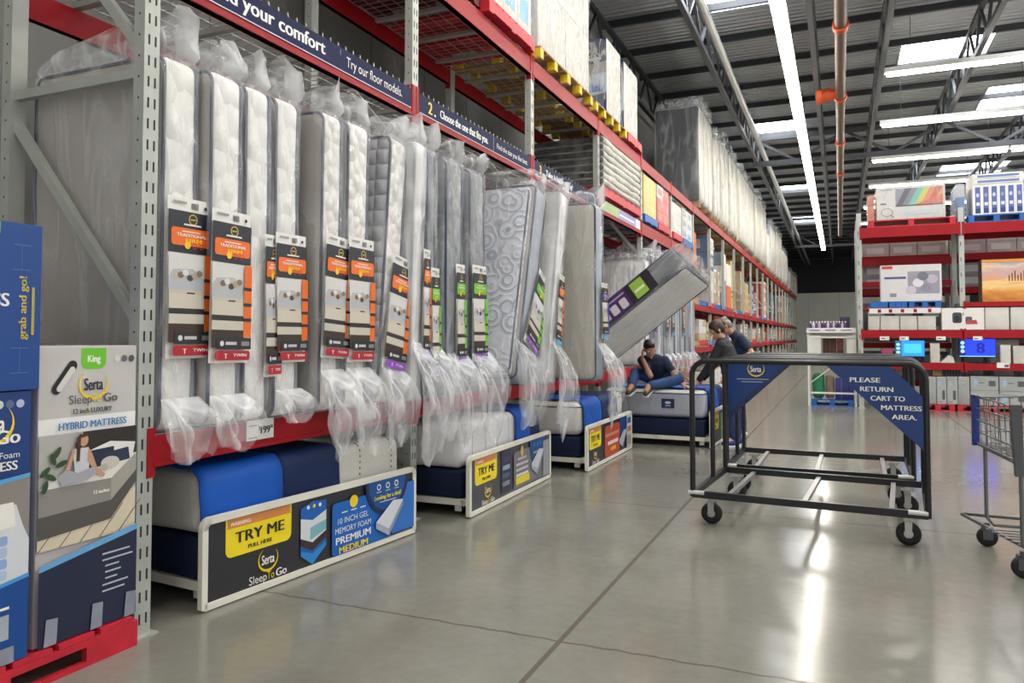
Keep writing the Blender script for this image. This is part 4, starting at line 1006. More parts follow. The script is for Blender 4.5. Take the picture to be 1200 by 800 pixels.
# ------------------------------------------------------------------ the two tubular mattress carts
M_CARTN = mat('cart_sign_navy', '#123a78', .4, var=.04)
def cart(origin, rot, L_, D, signs, labels, mid=.58):
    t = thing('mattress_cart', labels, 'cart', (0, 0, 0), 'black mattress carts'); t['_o'] = (0, 0, 0)
    t.location = origin; t.rotation_euler = (0, 0, rot)
    zr, H, tb = .235, 1.25, .021
    g = MB()
    for y in (0, D): g.bar((0, y, zr), (L_, y, zr), .04, .05, M_BLK)
    for x in (.0, L_): g.bar((x, 0, zr), (x, D, zr), .04, .045, M_BLK)
    g.build('base_frame', t)
    for x in (L_ * .16, L_ * .5, L_ * .86):
        g = MB(); g.bar((x, .02, zr - .012), (x, D - .02, zr - .012), .035, .03, mat('worn_grey_tube', '#8f8f8c', .35, .5)); g.build('cross_tube', t, label='bare grey cross tube')
    for y in (0.0, D * mid, D):
        c = .11; pts = [(0, y, zr)]
        for q in range(7): pts.append((c - c * math.cos(R(q * 15)), y, H - c + c * math.sin(R(q * 15))))
        for q in range(7): pts.append((L_ - c + c * math.sin(R(q * 15)), y, H - c + c * math.cos(R(q * 15))))
        pts.append((L_, y, zr))
        g = MB(); g.tube(pts, tb, M_BLK, 10); g.build('arch', t)
    for x in (-.03, L_ - .12):
        g = MB(); g.tube([(x, -.01, zr + .012), (x + .12, -.01, zr + .012)], .017, mat('white_bumper', '#d3d3cd', .5), 10); g.build('bumper', t, label='pale corner bumper')
    for x in (.12, L_ - .12):
        for y in (.1, D - .1):
            fk = MB(); fk.box(x - .05, x + .05, y - .05, y + .05, .198, .21, M_STEEL); fk.cyl((x, y, .17), (x, y, .2), .03, M_STEEL, 14)
            for s in (-1, 1): fk.prism([(x - .025, y + s * .034, .19), (x + .025, y + s * .034, .19), (x + .02, y + s * .034, .06), (x - .02, y + s * .034, .06)], (0, s * .006, 0), M_STEEL)
            fk.box(x - .025, x + .025, y - .04, y + .04, .165, .175, M_STEEL)
            fk.cyl((x, y - .044, .08), (x, y + .044, .08), .012, M_STEEL, 10)
            f = fk.build('caster', t)
            wv = MB(); n = 24; prof = [(.03, -.022), (.05, -.024), (.07, -.022), (.08, -.012), (.08, .012), (.07, .022), (.05, .024), (.03, .022)]
            Mx = Matrix.Translation((x, y, .08)) @ Matrix.Rotation(math.pi / 2, 4, 'X')
            wv.lathe(prof, (0, 0, 0), M_RUB, n, Mx); wv.lathe([(.012, -.02), (.035, -.02), (.05, -.016)], (0, 0, 0), M_STEEL, n, Mx); wv.lathe([(.05, .016), (.035, .02), (.012, .02)], (0, 0, 0), M_STEEL, n, Mx)
            q = wv.build('wheel', f); q.location = (0, 0, 0)
    def panel(kind):
        w, hh = .6, .56
        if kind == 'right':
            pts = [(L_ - .02 - w, H - .02), (L_ - .02 - w * .32, H - .02), (L_ - .02, H - .22), (L_ - .02, H - .02 - hh)]
        else:
            pts = [(.02, H - .02), (.02 + w, H - .02), (.02, H - .02 - hh)]
        a = Art((0, -.022, 0), (1, 0, 0), (0, 0, 1), w, hh)
        a.mb.prism([(x, -.0205, z) for x, z in pts], (0, .004, 0), M_CARTN)
        if kind == 'right':
            z = H - .13
            for i, tx in enumerate(('PLEASE', 'RETURN', 'CART TO', 'MATTRESS', 'AREA.')): a.text(tx, L_ - .02 - w * .75 + .065 * i, z - .062 * i, .047, ink(WHT), 'l', True, fit=(.19, .205, .21, .245, .15)[i])
        else:
            a.poly([(.02 + w, H - .02), (.02 + w - .07, H - .02), (.02, H - .02 - hh + .07), (.02, H - .02 - hh)], ink('#1a2f58'))
            logo(a, .27, H - .11, .15)
            for i, (l, q) in enumerate(((.1, .38), (.14, .33))): a.rect(l, H - .205 - .024 * i, q, H - .198 - .024 * i, ink('#aeb9cc'))
        a.build('sign_panel', t, label='navy triangular sign')
    for s in signs: panel(s)
    return t
cA = onZ(812, 578, .235); cA2 = onZ(1088, 604, .235)
rotA = math.atan2(cA2.y - cA.y, cA2.x - cA.x); LA = (Vector(cA2.xy) - Vector(cA.xy)).length
cart((cA.x, cA.y, 0), rotA, LA, 1.2, ('right',), 'black tubular mattress cart in front, with the white lettered navy sign')
cB = onZ(852, 546, .235); cB2 = onZ(1071, 561, .235)
cart((cB.x, cB.y, 0), math.atan2(cB2.y - cB.y, cB2.x - cB.x), (Vector(cB2.xy) - Vector(cB.xy)).length, 1.15, ('left',), 'black tubular mattress cart nested behind, with the crescent logo sign')
print('carts', cA, cA2, cB, cB2)

# ------------------------------------------------------------------ shopping cart at the right edge (nose towards the aisle)
M_CW = mat('grey_cart_wire', '#7d7f80', .4, .55); M_CPL = mat('grey_cart_plastic', '#55575a', .5); M_CBL = mat('blue_cart_plastic', '#1c3a8c', .45)
sA, sB = onZ(1188, 672, 0), onZ(1173, 638, 0)
t = thing('shopping_cart', 'grey wire shopping cart with blue corner trim cut off by the right edge', 'shopping cart', (0, 0, 0)); t['_o'] = (0, 0, 0)
# local frame: x runs back from the nose, y across (0 near side .. W far side)
Wc = .93; t.location = (.955, 5.3, 0); t.rotation_euler = (0, 0, R(6))
zt, zbn, zbr = 1.02, .69, .58
g = MB(); L2 = 1.0
def yy(x, s): return (Wc / 2) + s * (Wc / 2 - .04 + .05 * x)
for z in (zt, .94, .86, .78, .70):
    g.tube([(0, yy(0, -1), z), (0, yy(0, 1), z)], .005, M_CW, 6)
    for s in (-1, 1): g.tube([(0, yy(0, s), z), (L2, yy(L2, s), z + (.0 if z < 1 else .03))], .005, M_CW, 6)
for i in range(9):
    y = yy(0, -1) + (yy(0, 1) - yy(0, -1)) * i / 8; g.tube([(0, y, zt), (.01, y, zbn), (L2, y, zbr)], .004, M_CW, 6)
for i in range(15):
    x = L2 * i / 14
    for s in (-1, 1): g.tube([(x, yy(x, s), zt + .02 * x), (x, yy(x, s), zbn + (zbr - zbn) * x)], .004, M_CW, 6)
    g.tube([(x, yy(x, -1), zbn + (zbr - zbn) * x), (x, yy(x, 1), zbn + (zbr - zbn) * x)], .004, M_CW, 6)
g.tube([(0, yy(0, -1), zt), (0, yy(0, 1), zt), (L2, yy(L2, 1), zt + .03), (L2, yy(L2, -1), zt + .03)], .011, M_CW, 8, closed=True)
g.build('basket', t)
g = MB(); g.prism([(-.03, yy(0, -1) - .02, zt + .012), (.03, yy(0, -1) - .02, zt + .012), (.03, yy(0, -1) - .02, zbn - .08), (-.01, yy(0, -1) - .02, zbn - .08)], (0, .035, 0), M_CPL); g.build('corner_post', t, label='dark grey plastic corner post')
g = MB(); g.box(-.02, .02, yy(0, 1) - .02, yy(0, 1) + .02, zbn - .01, zt + .01, M_CBL); g.build('corner_trim', t, label='blue plastic corner trim')
g = MB(); g.box(.03, .05, yy(0, 1) - .3, yy(0, 1) - .03, .8, .95, M_CBL); g.build('child_seat_panel', t, label='blue panel inside basket') if False else None
g = MB(); g.box(L2 - .1, L2 - .08, .12, Wc - .12, .7, 1.0, M_CBL); g.build('child_seat', t, label='blue seat panel')
g = MB(); g.tube([(L2, yy(L2, -1), zt + .03), (L2 + .14, yy(L2, -1), zt + .06), (L2 + .14, yy(L2, 1), zt + .06), (L2, yy(L2, 1), zt + .03)], .014, M_CBL, 10); g.build('handle', t, label='blue push handle')
g = MB(); g.tube([(.06, yy(.06, -1), zt), (.06, yy(.06, -1), zt + .07), (.26, yy(.26, -1), zt + .08), (.26, yy(.26, -1), zt + .01)], .006, M_CW, 6); g.tube([(.12, yy(.1, -1) + .02, zt), (.14, yy(.1, -1) + .04, zt + .11), (.3, yy(.3, -1) + .1, zt + .11), (.3, yy(.3, -1) + .1, zt)], .005, M_CW, 6); g.build('wire_hook', t)
fr = MB()
for s in (-1, 1):
    y = Wc / 2 + s * .36; fr.tube([(.04, y, zbn - .02), (.04, y, .2), (.08, y, .15), (.9, y, .13)], .013, M_CW, 8); fr.tube([(.9, y, .13), (.72, y, .6)], .013, M_CW, 8)
fr.tube([(.04, Wc / 2 - .36, zbn - .02), (.04, Wc / 2 + .36, zbn - .02)], .012, M_CW, 8)
fr.build('chassis', t)
tr = MB(); y0_, y1_ = .0, Wc + .0
tr.tube([(-.1, Wc * .93, .2), (.08, .06, .17), (.9, .06, .17), (.9, Wc - .04, .17), (-.08, Wc * .96, .2)], .012, M_CW, 8, closed=True)
for i in range(6): y = .12 + .075 * i; tr.tube([(.04 - .17 * (y / Wc), y, .19), (.9, y, .17)], .005, M_CW, 6)
tr.build('lower_tray', t)
for (x, y) in ((.04, Wc / 2 - .36), (.04, Wc / 2 + .36), (.85, Wc / 2 - .36), (.85, Wc / 2 + .36)):
    f = MB(); f.cyl((x, y, .12), (x, y, .16), .016, M_CPL, 10); f.box(x - .03, x + .03, y - .028, y - .022, .05, .135, M_CPL); f.box(x - .03, x + .03, y + .022, y + .028, .05, .135, M_CPL); f.box(x - .03, x + .03, y - .028, y + .028, .12, .135, M_CPL)
    f = f.build('caster', t)
    wv = MB(); Mx = Matrix.Translation((x, y, .065)) @ Matrix.Rotation(R(90), 4, 'X')
    wv.lathe([(.01, -.018), (.05, -.018), (.063, -.014), (.065, 0), (.063, .014), (.05, .018), (.01, .018)], (0, 0, 0), M_RUB, 20, Mx); wv.build('wheel', f)
# ------------------------------------------------------------------ goods stored on the left rack
def yq(px): return onX(px, 395, -3.1).y
M_WRAPW = mat('white_carton_stock', '#dcdad3', .6, var=.06)
M_WHC = mat('white_carton', '#d2d0c9', .55, var=.06)
def wrap_part(root, x0, x1, y0, y1, z0, z1, seed, m=None, amp=.02):
    g = MB(); so = Vector((seed * 1.7, seed, 0))
    dsp = lambda p, n: n * (.018 + amp * noise.noise((p + so) * 2.2) + amp * .5 * noise.noise((p + so) * 6))
    g.rbox(((x0 + x1) / 2, (y0 + y1) / 2, (z0 + z1) / 2), ((x1 - x0) / 2, (y1 - y0) / 2, (z1 - z0) / 2), .05, m or BAG3, 2, (7, 7, 9), dsp)
    return g.build('stretch_wrap', root, label='clear stretch wrap')
def load(label, x0, x1, y0, y1, z0, z1, m, n=(2, 3, 4), wrap=True, group=None, seed=1, m2=None, cat='boxes', name='carton_stack', gap=.012, lab_m=None):
    o = thing(name, label, cat, ((x0 + x1) / 2, (y0 + y1) / 2, z0), group)
    g = MB(); rr = random.Random(seed)
    for k in range(n[2]):
        for i in range(n[0]):
            for j in range(n[1]):
                if 0 < i < n[0] - 1 and 0 < j < n[1] - 1 and k < n[2] - 1: continue
                xa = x0 + (x1 - x0) * i / n[0]; ya = y0 + (y1 - y0) * j / n[1]; za = z0 + (z1 - z0) * k / n[2]
                mm = m2 if (m2 and rr.random() < .35) else m
                X1, Y1, Z1 = xa + (x1 - x0) / n[0] - gap, ya + (y1 - y0) / n[1] - gap, za + (z1 - z0) / n[2] - .006
                g.box(xa, X1, ya, Y1, za, Z1, mm)
                if lab_m:
                    g.box(X1, X1 + .002, ya + (Y1 - ya) * .15, ya + (Y1 - ya) * .8, za + (Z1 - za) * .25, za + (Z1 - za) * .8, lab_m)
                    g.box(xa + (X1 - xa) * .15, xa + (X1 - xa) * .8, ya - .002, ya, za + (Z1 - za) * .25, za + (Z1 - za) * .8, lab_m)
    g.build('carton_pile', o)
    if wrap: wrap_part(o, x0, x1, y0, y1, z0, z1, seed)
    return o
Z1, Z2 = 4.545, 3.435
XA, XB = -4.12, -3.08
# top level, near bays
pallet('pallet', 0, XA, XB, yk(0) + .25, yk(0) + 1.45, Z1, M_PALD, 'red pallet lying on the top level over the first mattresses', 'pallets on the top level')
load('wrapped cartons on the top level above the first mattresses', XA, XB, yk(0) + .25, yk(0) + 1.45, Z1 + .142, 6.0, M_WHC, group='loads on the top level', seed=3)
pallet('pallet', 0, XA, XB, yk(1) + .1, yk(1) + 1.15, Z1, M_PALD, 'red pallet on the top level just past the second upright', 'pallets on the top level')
load('wrapped cartons on the top level just past the second upright', XA, XB, yk(1) + .1, yk(1) + 1.15, Z1 + .142, 6.0, M_CARD, group='loads on the top level', seed=4)
ya, yb = yq(556), yq(619)
pallet('pallet', 0, XA, XB + .06, yk(1) + 1.25, yb, Z1, M_PALR, 'red pallet carrying blue and white cartons at the top of the photo', 'pallets on the top level')
load('blue and white cartons on a red pallet at the top of the photo', XA, XB + .04, yk(1) + 1.27, yb - .02, Z1 + .142, 6.1, M_WHC, (2, 3, 3), True, 'loads on the top level', 5, mat('sky_blue_carton', '#3f9ad6', .5), lab_m=ink('#4aa4dc'))
ya, yb = yq(626), yq(689)
pallet('pallet', 0, XA, XB + .06, ya, yb, Z1, M_WOOD, 'wooden pallet with yellow blocks under the tall white wrapped stack', 'pallets on the top level', mblock=M_PALY)
o = load('tall white shrink-wrapped carton stack on yellow-blocked pallet near the top', XA, XB + .03, ya + .02, yb - .03, Z1 + .142, 6.25, M_WHC, (2, 2, 2), False, 'loads on the top level', 6); wrap_part(o, XA, XB + .03, ya + .02, yb - .03, Z1 + .142, 6.25, 6, BAGW, amp=.035)
a = Art((XB + .075, ya + .75, Z1 + 1.25), (0, 1, 0), (0, 0, 1), .5, .3); a.ell(.2, .1, .2, .1, ink('#2b3046')); a.arc(.2, .12, .15, .09, 180, 360, .02, .04, ink(YEL)); a.build('carton_emblem', o)
ya, yb = yq(694), yq(728)
pallet('pallet', 0, XA, XB + .05, ya, yq(731), Z1, M_WOOD, 'wooden pallet with yellow blocks under the navy printed cartons', 'pallets on the top level', mblock=M_PALY)
M_BLP = mat('navy_carton_print', '#1b3270', .45)
def tall_carton(label, y0, y1, z0, z1, seed, white):
    o = thing('mattress_carton', label, 'box', (-3.5, (y0 + y1) / 2, z0), 'loads on the top level')
    g = MB(); g.rbox(((-3.62 + XB) / 2, (y0 + y1) / 2, (z0 + z1) / 2), ((XB + 3.62) / 2, (y1 - y0) / 2, (z1 - z0) / 2), .008, white, 2, (1, 1, 1)); g.build('carton', o)
    w, h = XB + 3.62, z1 - z0
    a = Art((-3.62, y0 - .002, z0), (1, 0, 0), (0, 0, 1), w, h); a.rect(0, 0, w, h, ink('#1c2c5c')); a.rrect(w * .1, h * .92, w * .4, h, .03, ink(GRN))
    logo(a, w * .55, h * .86, w * .4); a.rect(w * .15, h * .72, w * .85, h * .76, ink('#cfd6e4')); a.poly([(0, h * .64), (w, h * .7), (w, h * .28), (0, h * .22)], ink('#9d9a97'))
    a.poly([(0, h * .5), (w, h * .55), (w, h * .3), (0, h * .24)], ink('#bcd0e6')); a.ell(w * .3, h * .53, w * .12, h * .07, ink('#7c5a48')); a.rect(w * .45, h * .3, w * .9, h * .42, ink('#3f73b8')); a.rect(0, 0, w, h * .2, ink('#173a80')); a.ell(w * .6, h * .1, w * .1, h * .03, ink(YEL))
    a.build('printed_face', o)
    wrap_part(o, -3.62, XB, y0, y1, z0, z1, seed, BAGW, amp=.012)
    return o
tall_carton('navy printed tall mattress carton with white side, upper shelf, left of the pair', yq(710.5), yq(727), Z1 + .142, 5.82, 41, M_WHC)
tall_carton('plain white tall carton on the upper shelf, right of the pair', yq(731), yq(747), Z1 + .142, 5.8, 42, M_WHC)
load('white cartons behind the navy printed pair on the upper shelf', XA, -3.66, yq(694), yq(747), Z1 + .142, 5.6, M_WHC, (1, 3, 3), True, 'loads on the top level', 43)
pallet('pallet', 0, XA, XB + .05, yq(732.5), yq(749), Z1, M_PALR, 'red pallet under the white tall carton on the upper shelf', 'pallets on the top level')
for i, (a0, a1) in enumerate(((752, 771), (772, 790), (791, 812))):
    pass
# dark wrapped bundle and the row of upright white bundles
M_DKW = mat('dark_wrapped_mattress', '#3d434d', .35, var=.15, vscale=2, bump=.3, bscale=8, stretch=(1, 1, .3))
def bundle(label, y0, y1, z1, seed, side, front, n=2, x1=-3.02, z0=None):
    o = thing('mattress_bundle', label, 'mattress bundle', (-3.55, (y0 + y1) / 2, z0 or Z1), 'upright bundles along the top level')
    zb = (z0 or Z1) + .12
    g = MB()
    for i in range(n):
        ya = y0 + (y1 - y0) * i / n; yb = y0 + (y1 - y0) * (i + 1) / n - .015
        so = Vector((seed + i * 3, 0, 0))
        g.rbox(((XA + x1) / 2, (ya + yb) / 2, (zb + z1) / 2), ((x1 - XA) / 2, (yb - ya) / 2, (z1 - zb) / 2), .11, front, 2, (3, 2, 8), lambda p, nn: nn * .015 * noise.noise((p + so) * 3), None, lambda nn: side if nn.y < -.7 else front)
    g.build('mattress_body', o)
    for yy in (y0 + .02, (y0 + y1) / 2 - .05, y1 - .12): g = MB(); g.box(XA, x1 - .02, yy, yy + .1, z0 or Z1, zb, M_WOOD); g.build('skid', o, label='wooden skid')
    for i in range(n):
        ya = y0 + (y1 - y0) * i / n; yb = y0 + (y1 - y0) * (i + 1) / n - .015
        q = bag_mesh(yb - ya, x1 - XA, z1 - zb, seed * 2 + i, .22, 0, 0, BAG3 if side is Q_DKG else BAGW)
        q.v = [(v[0] + x1, v[1] + (ya + yb) / 2, v[2] + zb) for v in q.v]
        q.build('plastic_bag', o, label='clear crinkled plastic bag')
    return o
Q_DKG = mat('dark_grey_sheeting', '#22262f', .25, var=.1, vscale=1.5, bump=.3, bscale=5, stretch=(2, 1, .25))
M_MW = mat('white_mattress_wrap', '#bdbab0', .4, var=.18, vscale=5, bump=.9, bscale=7, stretch=(1, 1.6, .35))
bl = [(818, 835, 7.02, 3, Q_DKG, M_MW, 'big dark grey sheeted mattress bundle with white edge standing on top level'),
      (835.5, 844, 6.95, 2, M_MW, M_MW, 'upright white wrapped bundle directly behind the dark grey one'),
      (844.5, 854, 6.98, 2, M_MW, M_MW, 'second upright white wrapped bundle behind the dark grey one'),
      (854.5, 864, 7.12, 2, M_MW, M_MW, 'third upright white wrapped bundle behind the dark grey one'),
      (865.5, 884, 7.05, 2, mat('cream_mattress_wrap', '#d8d0bf', .55, var=.08, bump=.4, bscale=9), M_MW, 'broad cream-sided upright bundle in the middle of the top row'),
      (884.5, 898, 7.3, 2, M_MW, M_MW, 'tall white bundle just past the broad cream-sided one'),
      (898.5, 902, 6.2, 1, mat('tan_wrap', '#b39a6b', .6), M_WHC, 'short tan and white bundle past the tall white one'),
      (902.5, 909, 6.95, 2, mat('slate_wrap', '#7b8290', .5), M_MW, 'grey-sided upright bundle near the far end of the top row'),
      (909.3, 916, 7.05, 2, mat('slate_wrap', '#7b8290', .5), M_MW, 'second grey-sided upright bundle near the far end of the top row'),
      (916.3, 923, 6.7, 2, M_MW, M_MW, 'white upright bundle near the far end of the top row'),
      (925, 931, 5.9, 2, mat('lilac_wrap', '#aaa2b8', .5), M_WHC, 'low lilac-tinted load, last but one on the top row'),
      (931.5, 934, 6.0, 2, mat('straw_wrap', '#cfc09a', .5), M_WHC, 'low straw-coloured load at the end of the top row')]
for i, (p0, p1, zt_, n, s_, f_, lb) in enumerate(bl): bundle(lb, yq(p0), yq(p1) - .28, zt_ + (0, -.12, .1, -.05, .06, -.08, .1, 0, .08, -.1, 0, 0)[i], 50 + i, s_, f_, n)
# sign level: flat stack of wrapped mattresses, then cartons
o = thing('mattress_stack', 'flat pile of white wrapped mattresses on the level behind the banners', 'mattress stack', (-3.6, 11.5, Z2 + .14), None)
g = MB(); nl = 7; y0_, y1_ = yk(3) + .09, yk(4) - .25
for i in range(nl):
    za = Z2 + .165 + .1 * i; so = Vector((i * 3.1, 0, 0))
    g.rbox(((XA + XB) / 2 + .02, (y0_ + y1_) / 2, za + .05), ((XB - XA) / 2 + .02, (y1_ - y0_) / 2, .048), .04, M_MW, 2, (4, 8, 1), lambda p, nn: nn * .02 * noise.noise((p + so) * 3), None, lambda nn: Q_DKG if nn.y < -.7 else M_MW)
g.build('mattress_layers', o); wrap_part(o, XA, XB + .04, y0_, y1_, Z2 + .142, Z2 + .165 + .1 * nl, 71, amp=.035)
pallet('pallet', 0, XA, XB + .04, y0_, y1_, Z2, M_PALR, 'red pallet under the flat pile of wrapped mattresses', 'pallets on the banner level')
sl = [(754.5, 769.5, .7, '#e2c95a', M_PALB, 'blue', 'yellow and cream cartons on a blue pallet beside the wrapped mattress pile'),
      (770.5, 784.5, .72, '#d8584a', M_PALR, 'red', 'red and white wrapped cartons on a red pallet, banner level'),
      (788, 799, .62, '#dcdcd8', M_PALR, 'red', 'white cartons on a red pallet, banner level'),
      (800, 811.5, .66, '#c9d3dc', M_PALB, 'blue', 'pale blue-white cartons on a blue pallet, last on the banner level')]
for i, (p0, p1, hh, c, pm, pn, lb) in enumerate(sl):
    y0_, y1_ = yq(p0), yq(p1)
    pallet('pallet', 0, XA, XB + .02, y0_, y1_, Z2, pm, '%s pallet under the %s' % (pn, lb.split(' cartons')[0].split(' wrapped')[0] + ' cartons on the banner level'), 'pallets on the banner level')
    load(lb, XA, XB, y0_ + .02, y1_ - .02, Z2 + .142, Z2 + .142 + hh, mat('carton_tone_%d' % i, c, .55, var=.1), (2, 2, 3), True, 'cartons on the banner level', 80 + i, M_WHC, lab_m=ink(('#e8b32c', '#b93a30', '#c9c9c4', '#6f8fb4')[i]))
# bays beyond the mattresses: three levels of palletised goods
pal = ['#d9d5cb', '#b08a55', '#d2b48a', '#e4e2dc', '#8f99a8', '#c8b08c', '#d96c32', '#3f6fa8', '#e0d9c6', '#a44238', '#596270', '#d8c14e']
names = {'#d9d5cb': 'off-white', '#b08a55': 'brown', '#d2b48a': 'tan', '#e4e2dc': 'white', '#8f99a8': 'grey', '#c8b08c': 'straw', '#d96c32': 'orange', '#3f6fa8': 'blue', '#e0d9c6': 'cream', '#a44238': 'brick red', '#596270': 'slate', '#d8c14e': 'yellow'}
cnt = {}
rr = random.Random(11)
for k in range(6, NB):
    for lev, (zl, hmax, hmin) in (('middle', (2.215, 1.8, .7)), ('lower', (1.215, .68, .3)), ('floor', (0.0, .85, .35))):
        per = 2 if k < 15 else 1
        for j in range(per):
            ya = yk(k) + .1 + (BAY - .2) / per * j; yb = ya + (BAY - .2) / per - .06
            c = rr.choice(pal)
            if lev == 'middle' and k == 6 and j == 0: c = '#d96c32'
            if lev == 'middle' and k == 6 and j == 1: c = '#b08a55'
            cnt[lev] = cnt.get(lev, 0) + 1; nn = cnt[lev]
            pm, pn = rr.choice(((M_PALB, 'blue'), (M_PALR, 'red'), (M_WOOD, 'wooden')))
            where = {'middle': 'the middle shelf', 'lower': 'the lower shelf', 'floor': 'the floor level'}[lev]
            o_ = ORD[nn - 1].replace('nearest', 'first') if nn <= 20 else 'number %d' % nn
            hh = rr.uniform(hmin, hmax)
            pallet('pallet', 0, XA, XB - .09, ya, yb, zl, pm, '%s pallet on %s beyond the mattresses, %s from the camera' % (pn, where, o_), 'pallets beyond the mattress bays')
            two = rr.random() < .5 and lev == 'middle'
            cc = mat('goods_' + names[c].replace(' ', '_').replace('-', '_'), c, .6, var=.12)
            c2 = mat('goods_white', '#e4e2dc', .6, var=.12)
            load('%s cartons on %s beyond the mattresses, %s from the camera' % (names[c], where, o_), XA, XB - rr.choice((.1, .14, .3)), ya + .02, yb - .02, zl + .142, zl + .142 + hh, cc, (1, rr.choice((1, 2, 2, 3)), rr.choice((2, 3, 4))), rr.random() < .45 and k < 15, 'cartons beyond the mattress bays', 100 + k * 7 + j, c2 if rr.random() < .6 else None, lab_m=ink(rr.choice(('#56698a', '#b59a5a', '#a0604f', '#cfcdc6', '#6c6f75'))) if rr.random() < .6 else None)

# ------------------------------------------------------------------ right-hand rack facing the camera
YR = 16.9
def rx(px, Y=YR): return onY(px, 395, Y).x
def rz(px, py, Y=YR): return onY(px, py, Y).z
rr_ = thing('pallet_rack', 'red and grey pallet rack with televisions and cartons at the right', 'pallet rack', (3, YR + .6, 0))
ux = [rx(1008.5), rx(1129), rx(1129) + 1.8, rx(1129) + 3.6]
for x in ux:
    g = MB()
    for y in (YR, YR + 1.05):
        if x == ux[1] and y == YR:          # this post steps back below the middle shelf
            g.box(x - .045, x + .045, y, y + .07, 2.03, 3.95, M_UP); g.box(x - .045, x + .045, y + .72, y + .79, 0, 2.1, M_UP); g.box(x - .04, x + .04, y + .07, y + .72, 2.03, 2.1, M_UP); continue
        g.box(x - .045, x + .045, y, y + .07, 0, 3.95, M_UP); g.box(x - .07, x + .07, y - .02, y + .09, 0, .008, M_UP)
    for z in range(7 if x == ux[1] else 0, 12): g.box(x - .02, x - .008, YR - .002, YR + .001, .2 + z * .3, .28 + z * .3, M_SLOT)
    g.build('upright_frame', rr_)
    g = MB(); 
    for z in (.5, 1.7, 2.9): g.bar((x, YR + .06, z), (x, YR + 1.06, z + .9), .035, .035, M_UP); 
    g.build('brace', rr_)
RL = [(3.44, 3.64), (2.02, 2.1), (1.42, 1.57), (.80, .93)]
for i in range(3):
    for (za, zb) in RL:
        if (i, za) == (0, 2.02): continue
        for y in (YR - .01, YR + 1.06):
            g = MB(); g.box(ux[i] + .045, ux[i + 1] - .045, y, y + .05, za, zb, M_RED)
            for x in (ux[i] + .03, ux[i + 1] - .03): g.box(x - .02, x + .02, y - .006, y, za - .04, zb + .03, M_RED)
            g.build('shelf_beam', rr_)
        g = MB(); g.box(ux[i] + .05, ux[i + 1] - .05, YR + .04, YR + 1.06, zb - .015, zb - .003, M_WIRE); g.build('wire_deck', rr_)
for (za, zb) in ((2.95, 3.1), (2.5, 2.62)):
    g = MB(); g.box(ux[0] + .05, ux[1] - .05, YR + 1.06, YR + 1.11, za, zb, M_RED); g.build('shelf_beam', rr_)
g = MB(); g.box(ux[0] + .05, rx(1103), YR + .0, YR + 1.06, 1.985, 2.02, M_RED); g.build('wire_deck', rr_)
# back-to-back rack behind it
r2 = thing('pallet_rack', 'second red pallet rack standing back to back behind the television rack', 'pallet rack', (3, YR + 2, 0))
for x in ux:
    for y in (YR + 1.3, YR + 2.3): 
        g = MB(); g.box(x - .045, x + .045, y, y + .07, 0, 3.9, M_UP); g.build('upright_post', r2)
for i in range(3):
    for za, zb in ((3.05, 3.18), (2.35, 2.48), (1.2, 1.32), (.4, .52)):
        for y in (YR + 1.3, YR + 2.32):
            g = MB(); g.box(ux[i] + .045, ux[i + 1] - .045, y, y + .05, za, zb, M_RED); g.build('shelf_beam', r2)
        g = MB(); g.box(ux[i] + .05, ux[i + 1] - .05, YR + 1.36, YR + 2.3, zb - .01, zb, M_WIRE); g.build('wire_deck', r2)
for i in range(3):
    for j, (z0_, h_, c, nm) in enumerate(((.53, .6, '#777a7e', 'grey'), (1.33, .85, '#6b6d70', 'dark grey'), (2.49, .5, '#8b8d8e', 'pale grey'), (3.19, .45, '#a9a5a0', 'stone'))):
        load('%s cartons on the rear rack, %s bay' % (nm, ('left', 'middle', 'right')[i]), ux[i] + .1, ux[i + 1] - .1, YR + 1.38, YR + 2.25, z0_, z0_ + h_, mat('rear_goods_' + nm.replace(' ', '_'), c, .6, var=.15), (3, 1, 2), False, 'cartons on the rear rack', 300 + i * 5 + j, lab_m=ink('#c2c4c6'))

def fbox(px0, px1, py0, py1, label, m, Y=YR + .02, dep=.5, cat='box', name='carton', art=None, group=None, r=.006, z0=None, z1=None):
    pc = (px0 + px1) / 2
    x0, x1 = rx(px0, Y), rx(px1, Y); zb = rz(pc, py1, Y) if z0 is None else z0; zt_ = rz(pc, py0, Y) if z1 is None else z1
    o = thing(name, label, cat, ((x0 + x1) / 2, Y + dep / 2, zb), group)
    g = MB(); g.rbox(((x0 + x1) / 2, Y + dep / 2, (zb + zt_) / 2), ((x1 - x0) / 2, dep / 2, (zt_ - zb) / 2), r, m, 2, (1, 1, 1)); g.build('carton_body', o)
    if art:
        w, h = x1 - x0 - .01, zt_ - zb - .01
        a = Art((x0 + .005, Y - .001, zb + .005), (1, 0, 0), (0, 0, 1), w, h); art(a, w, h); a.build('printed_face', o)
    return o
LV = {'top': 3.645, 'mid': 2.105, 'low': 1.575, 'tv': .935}
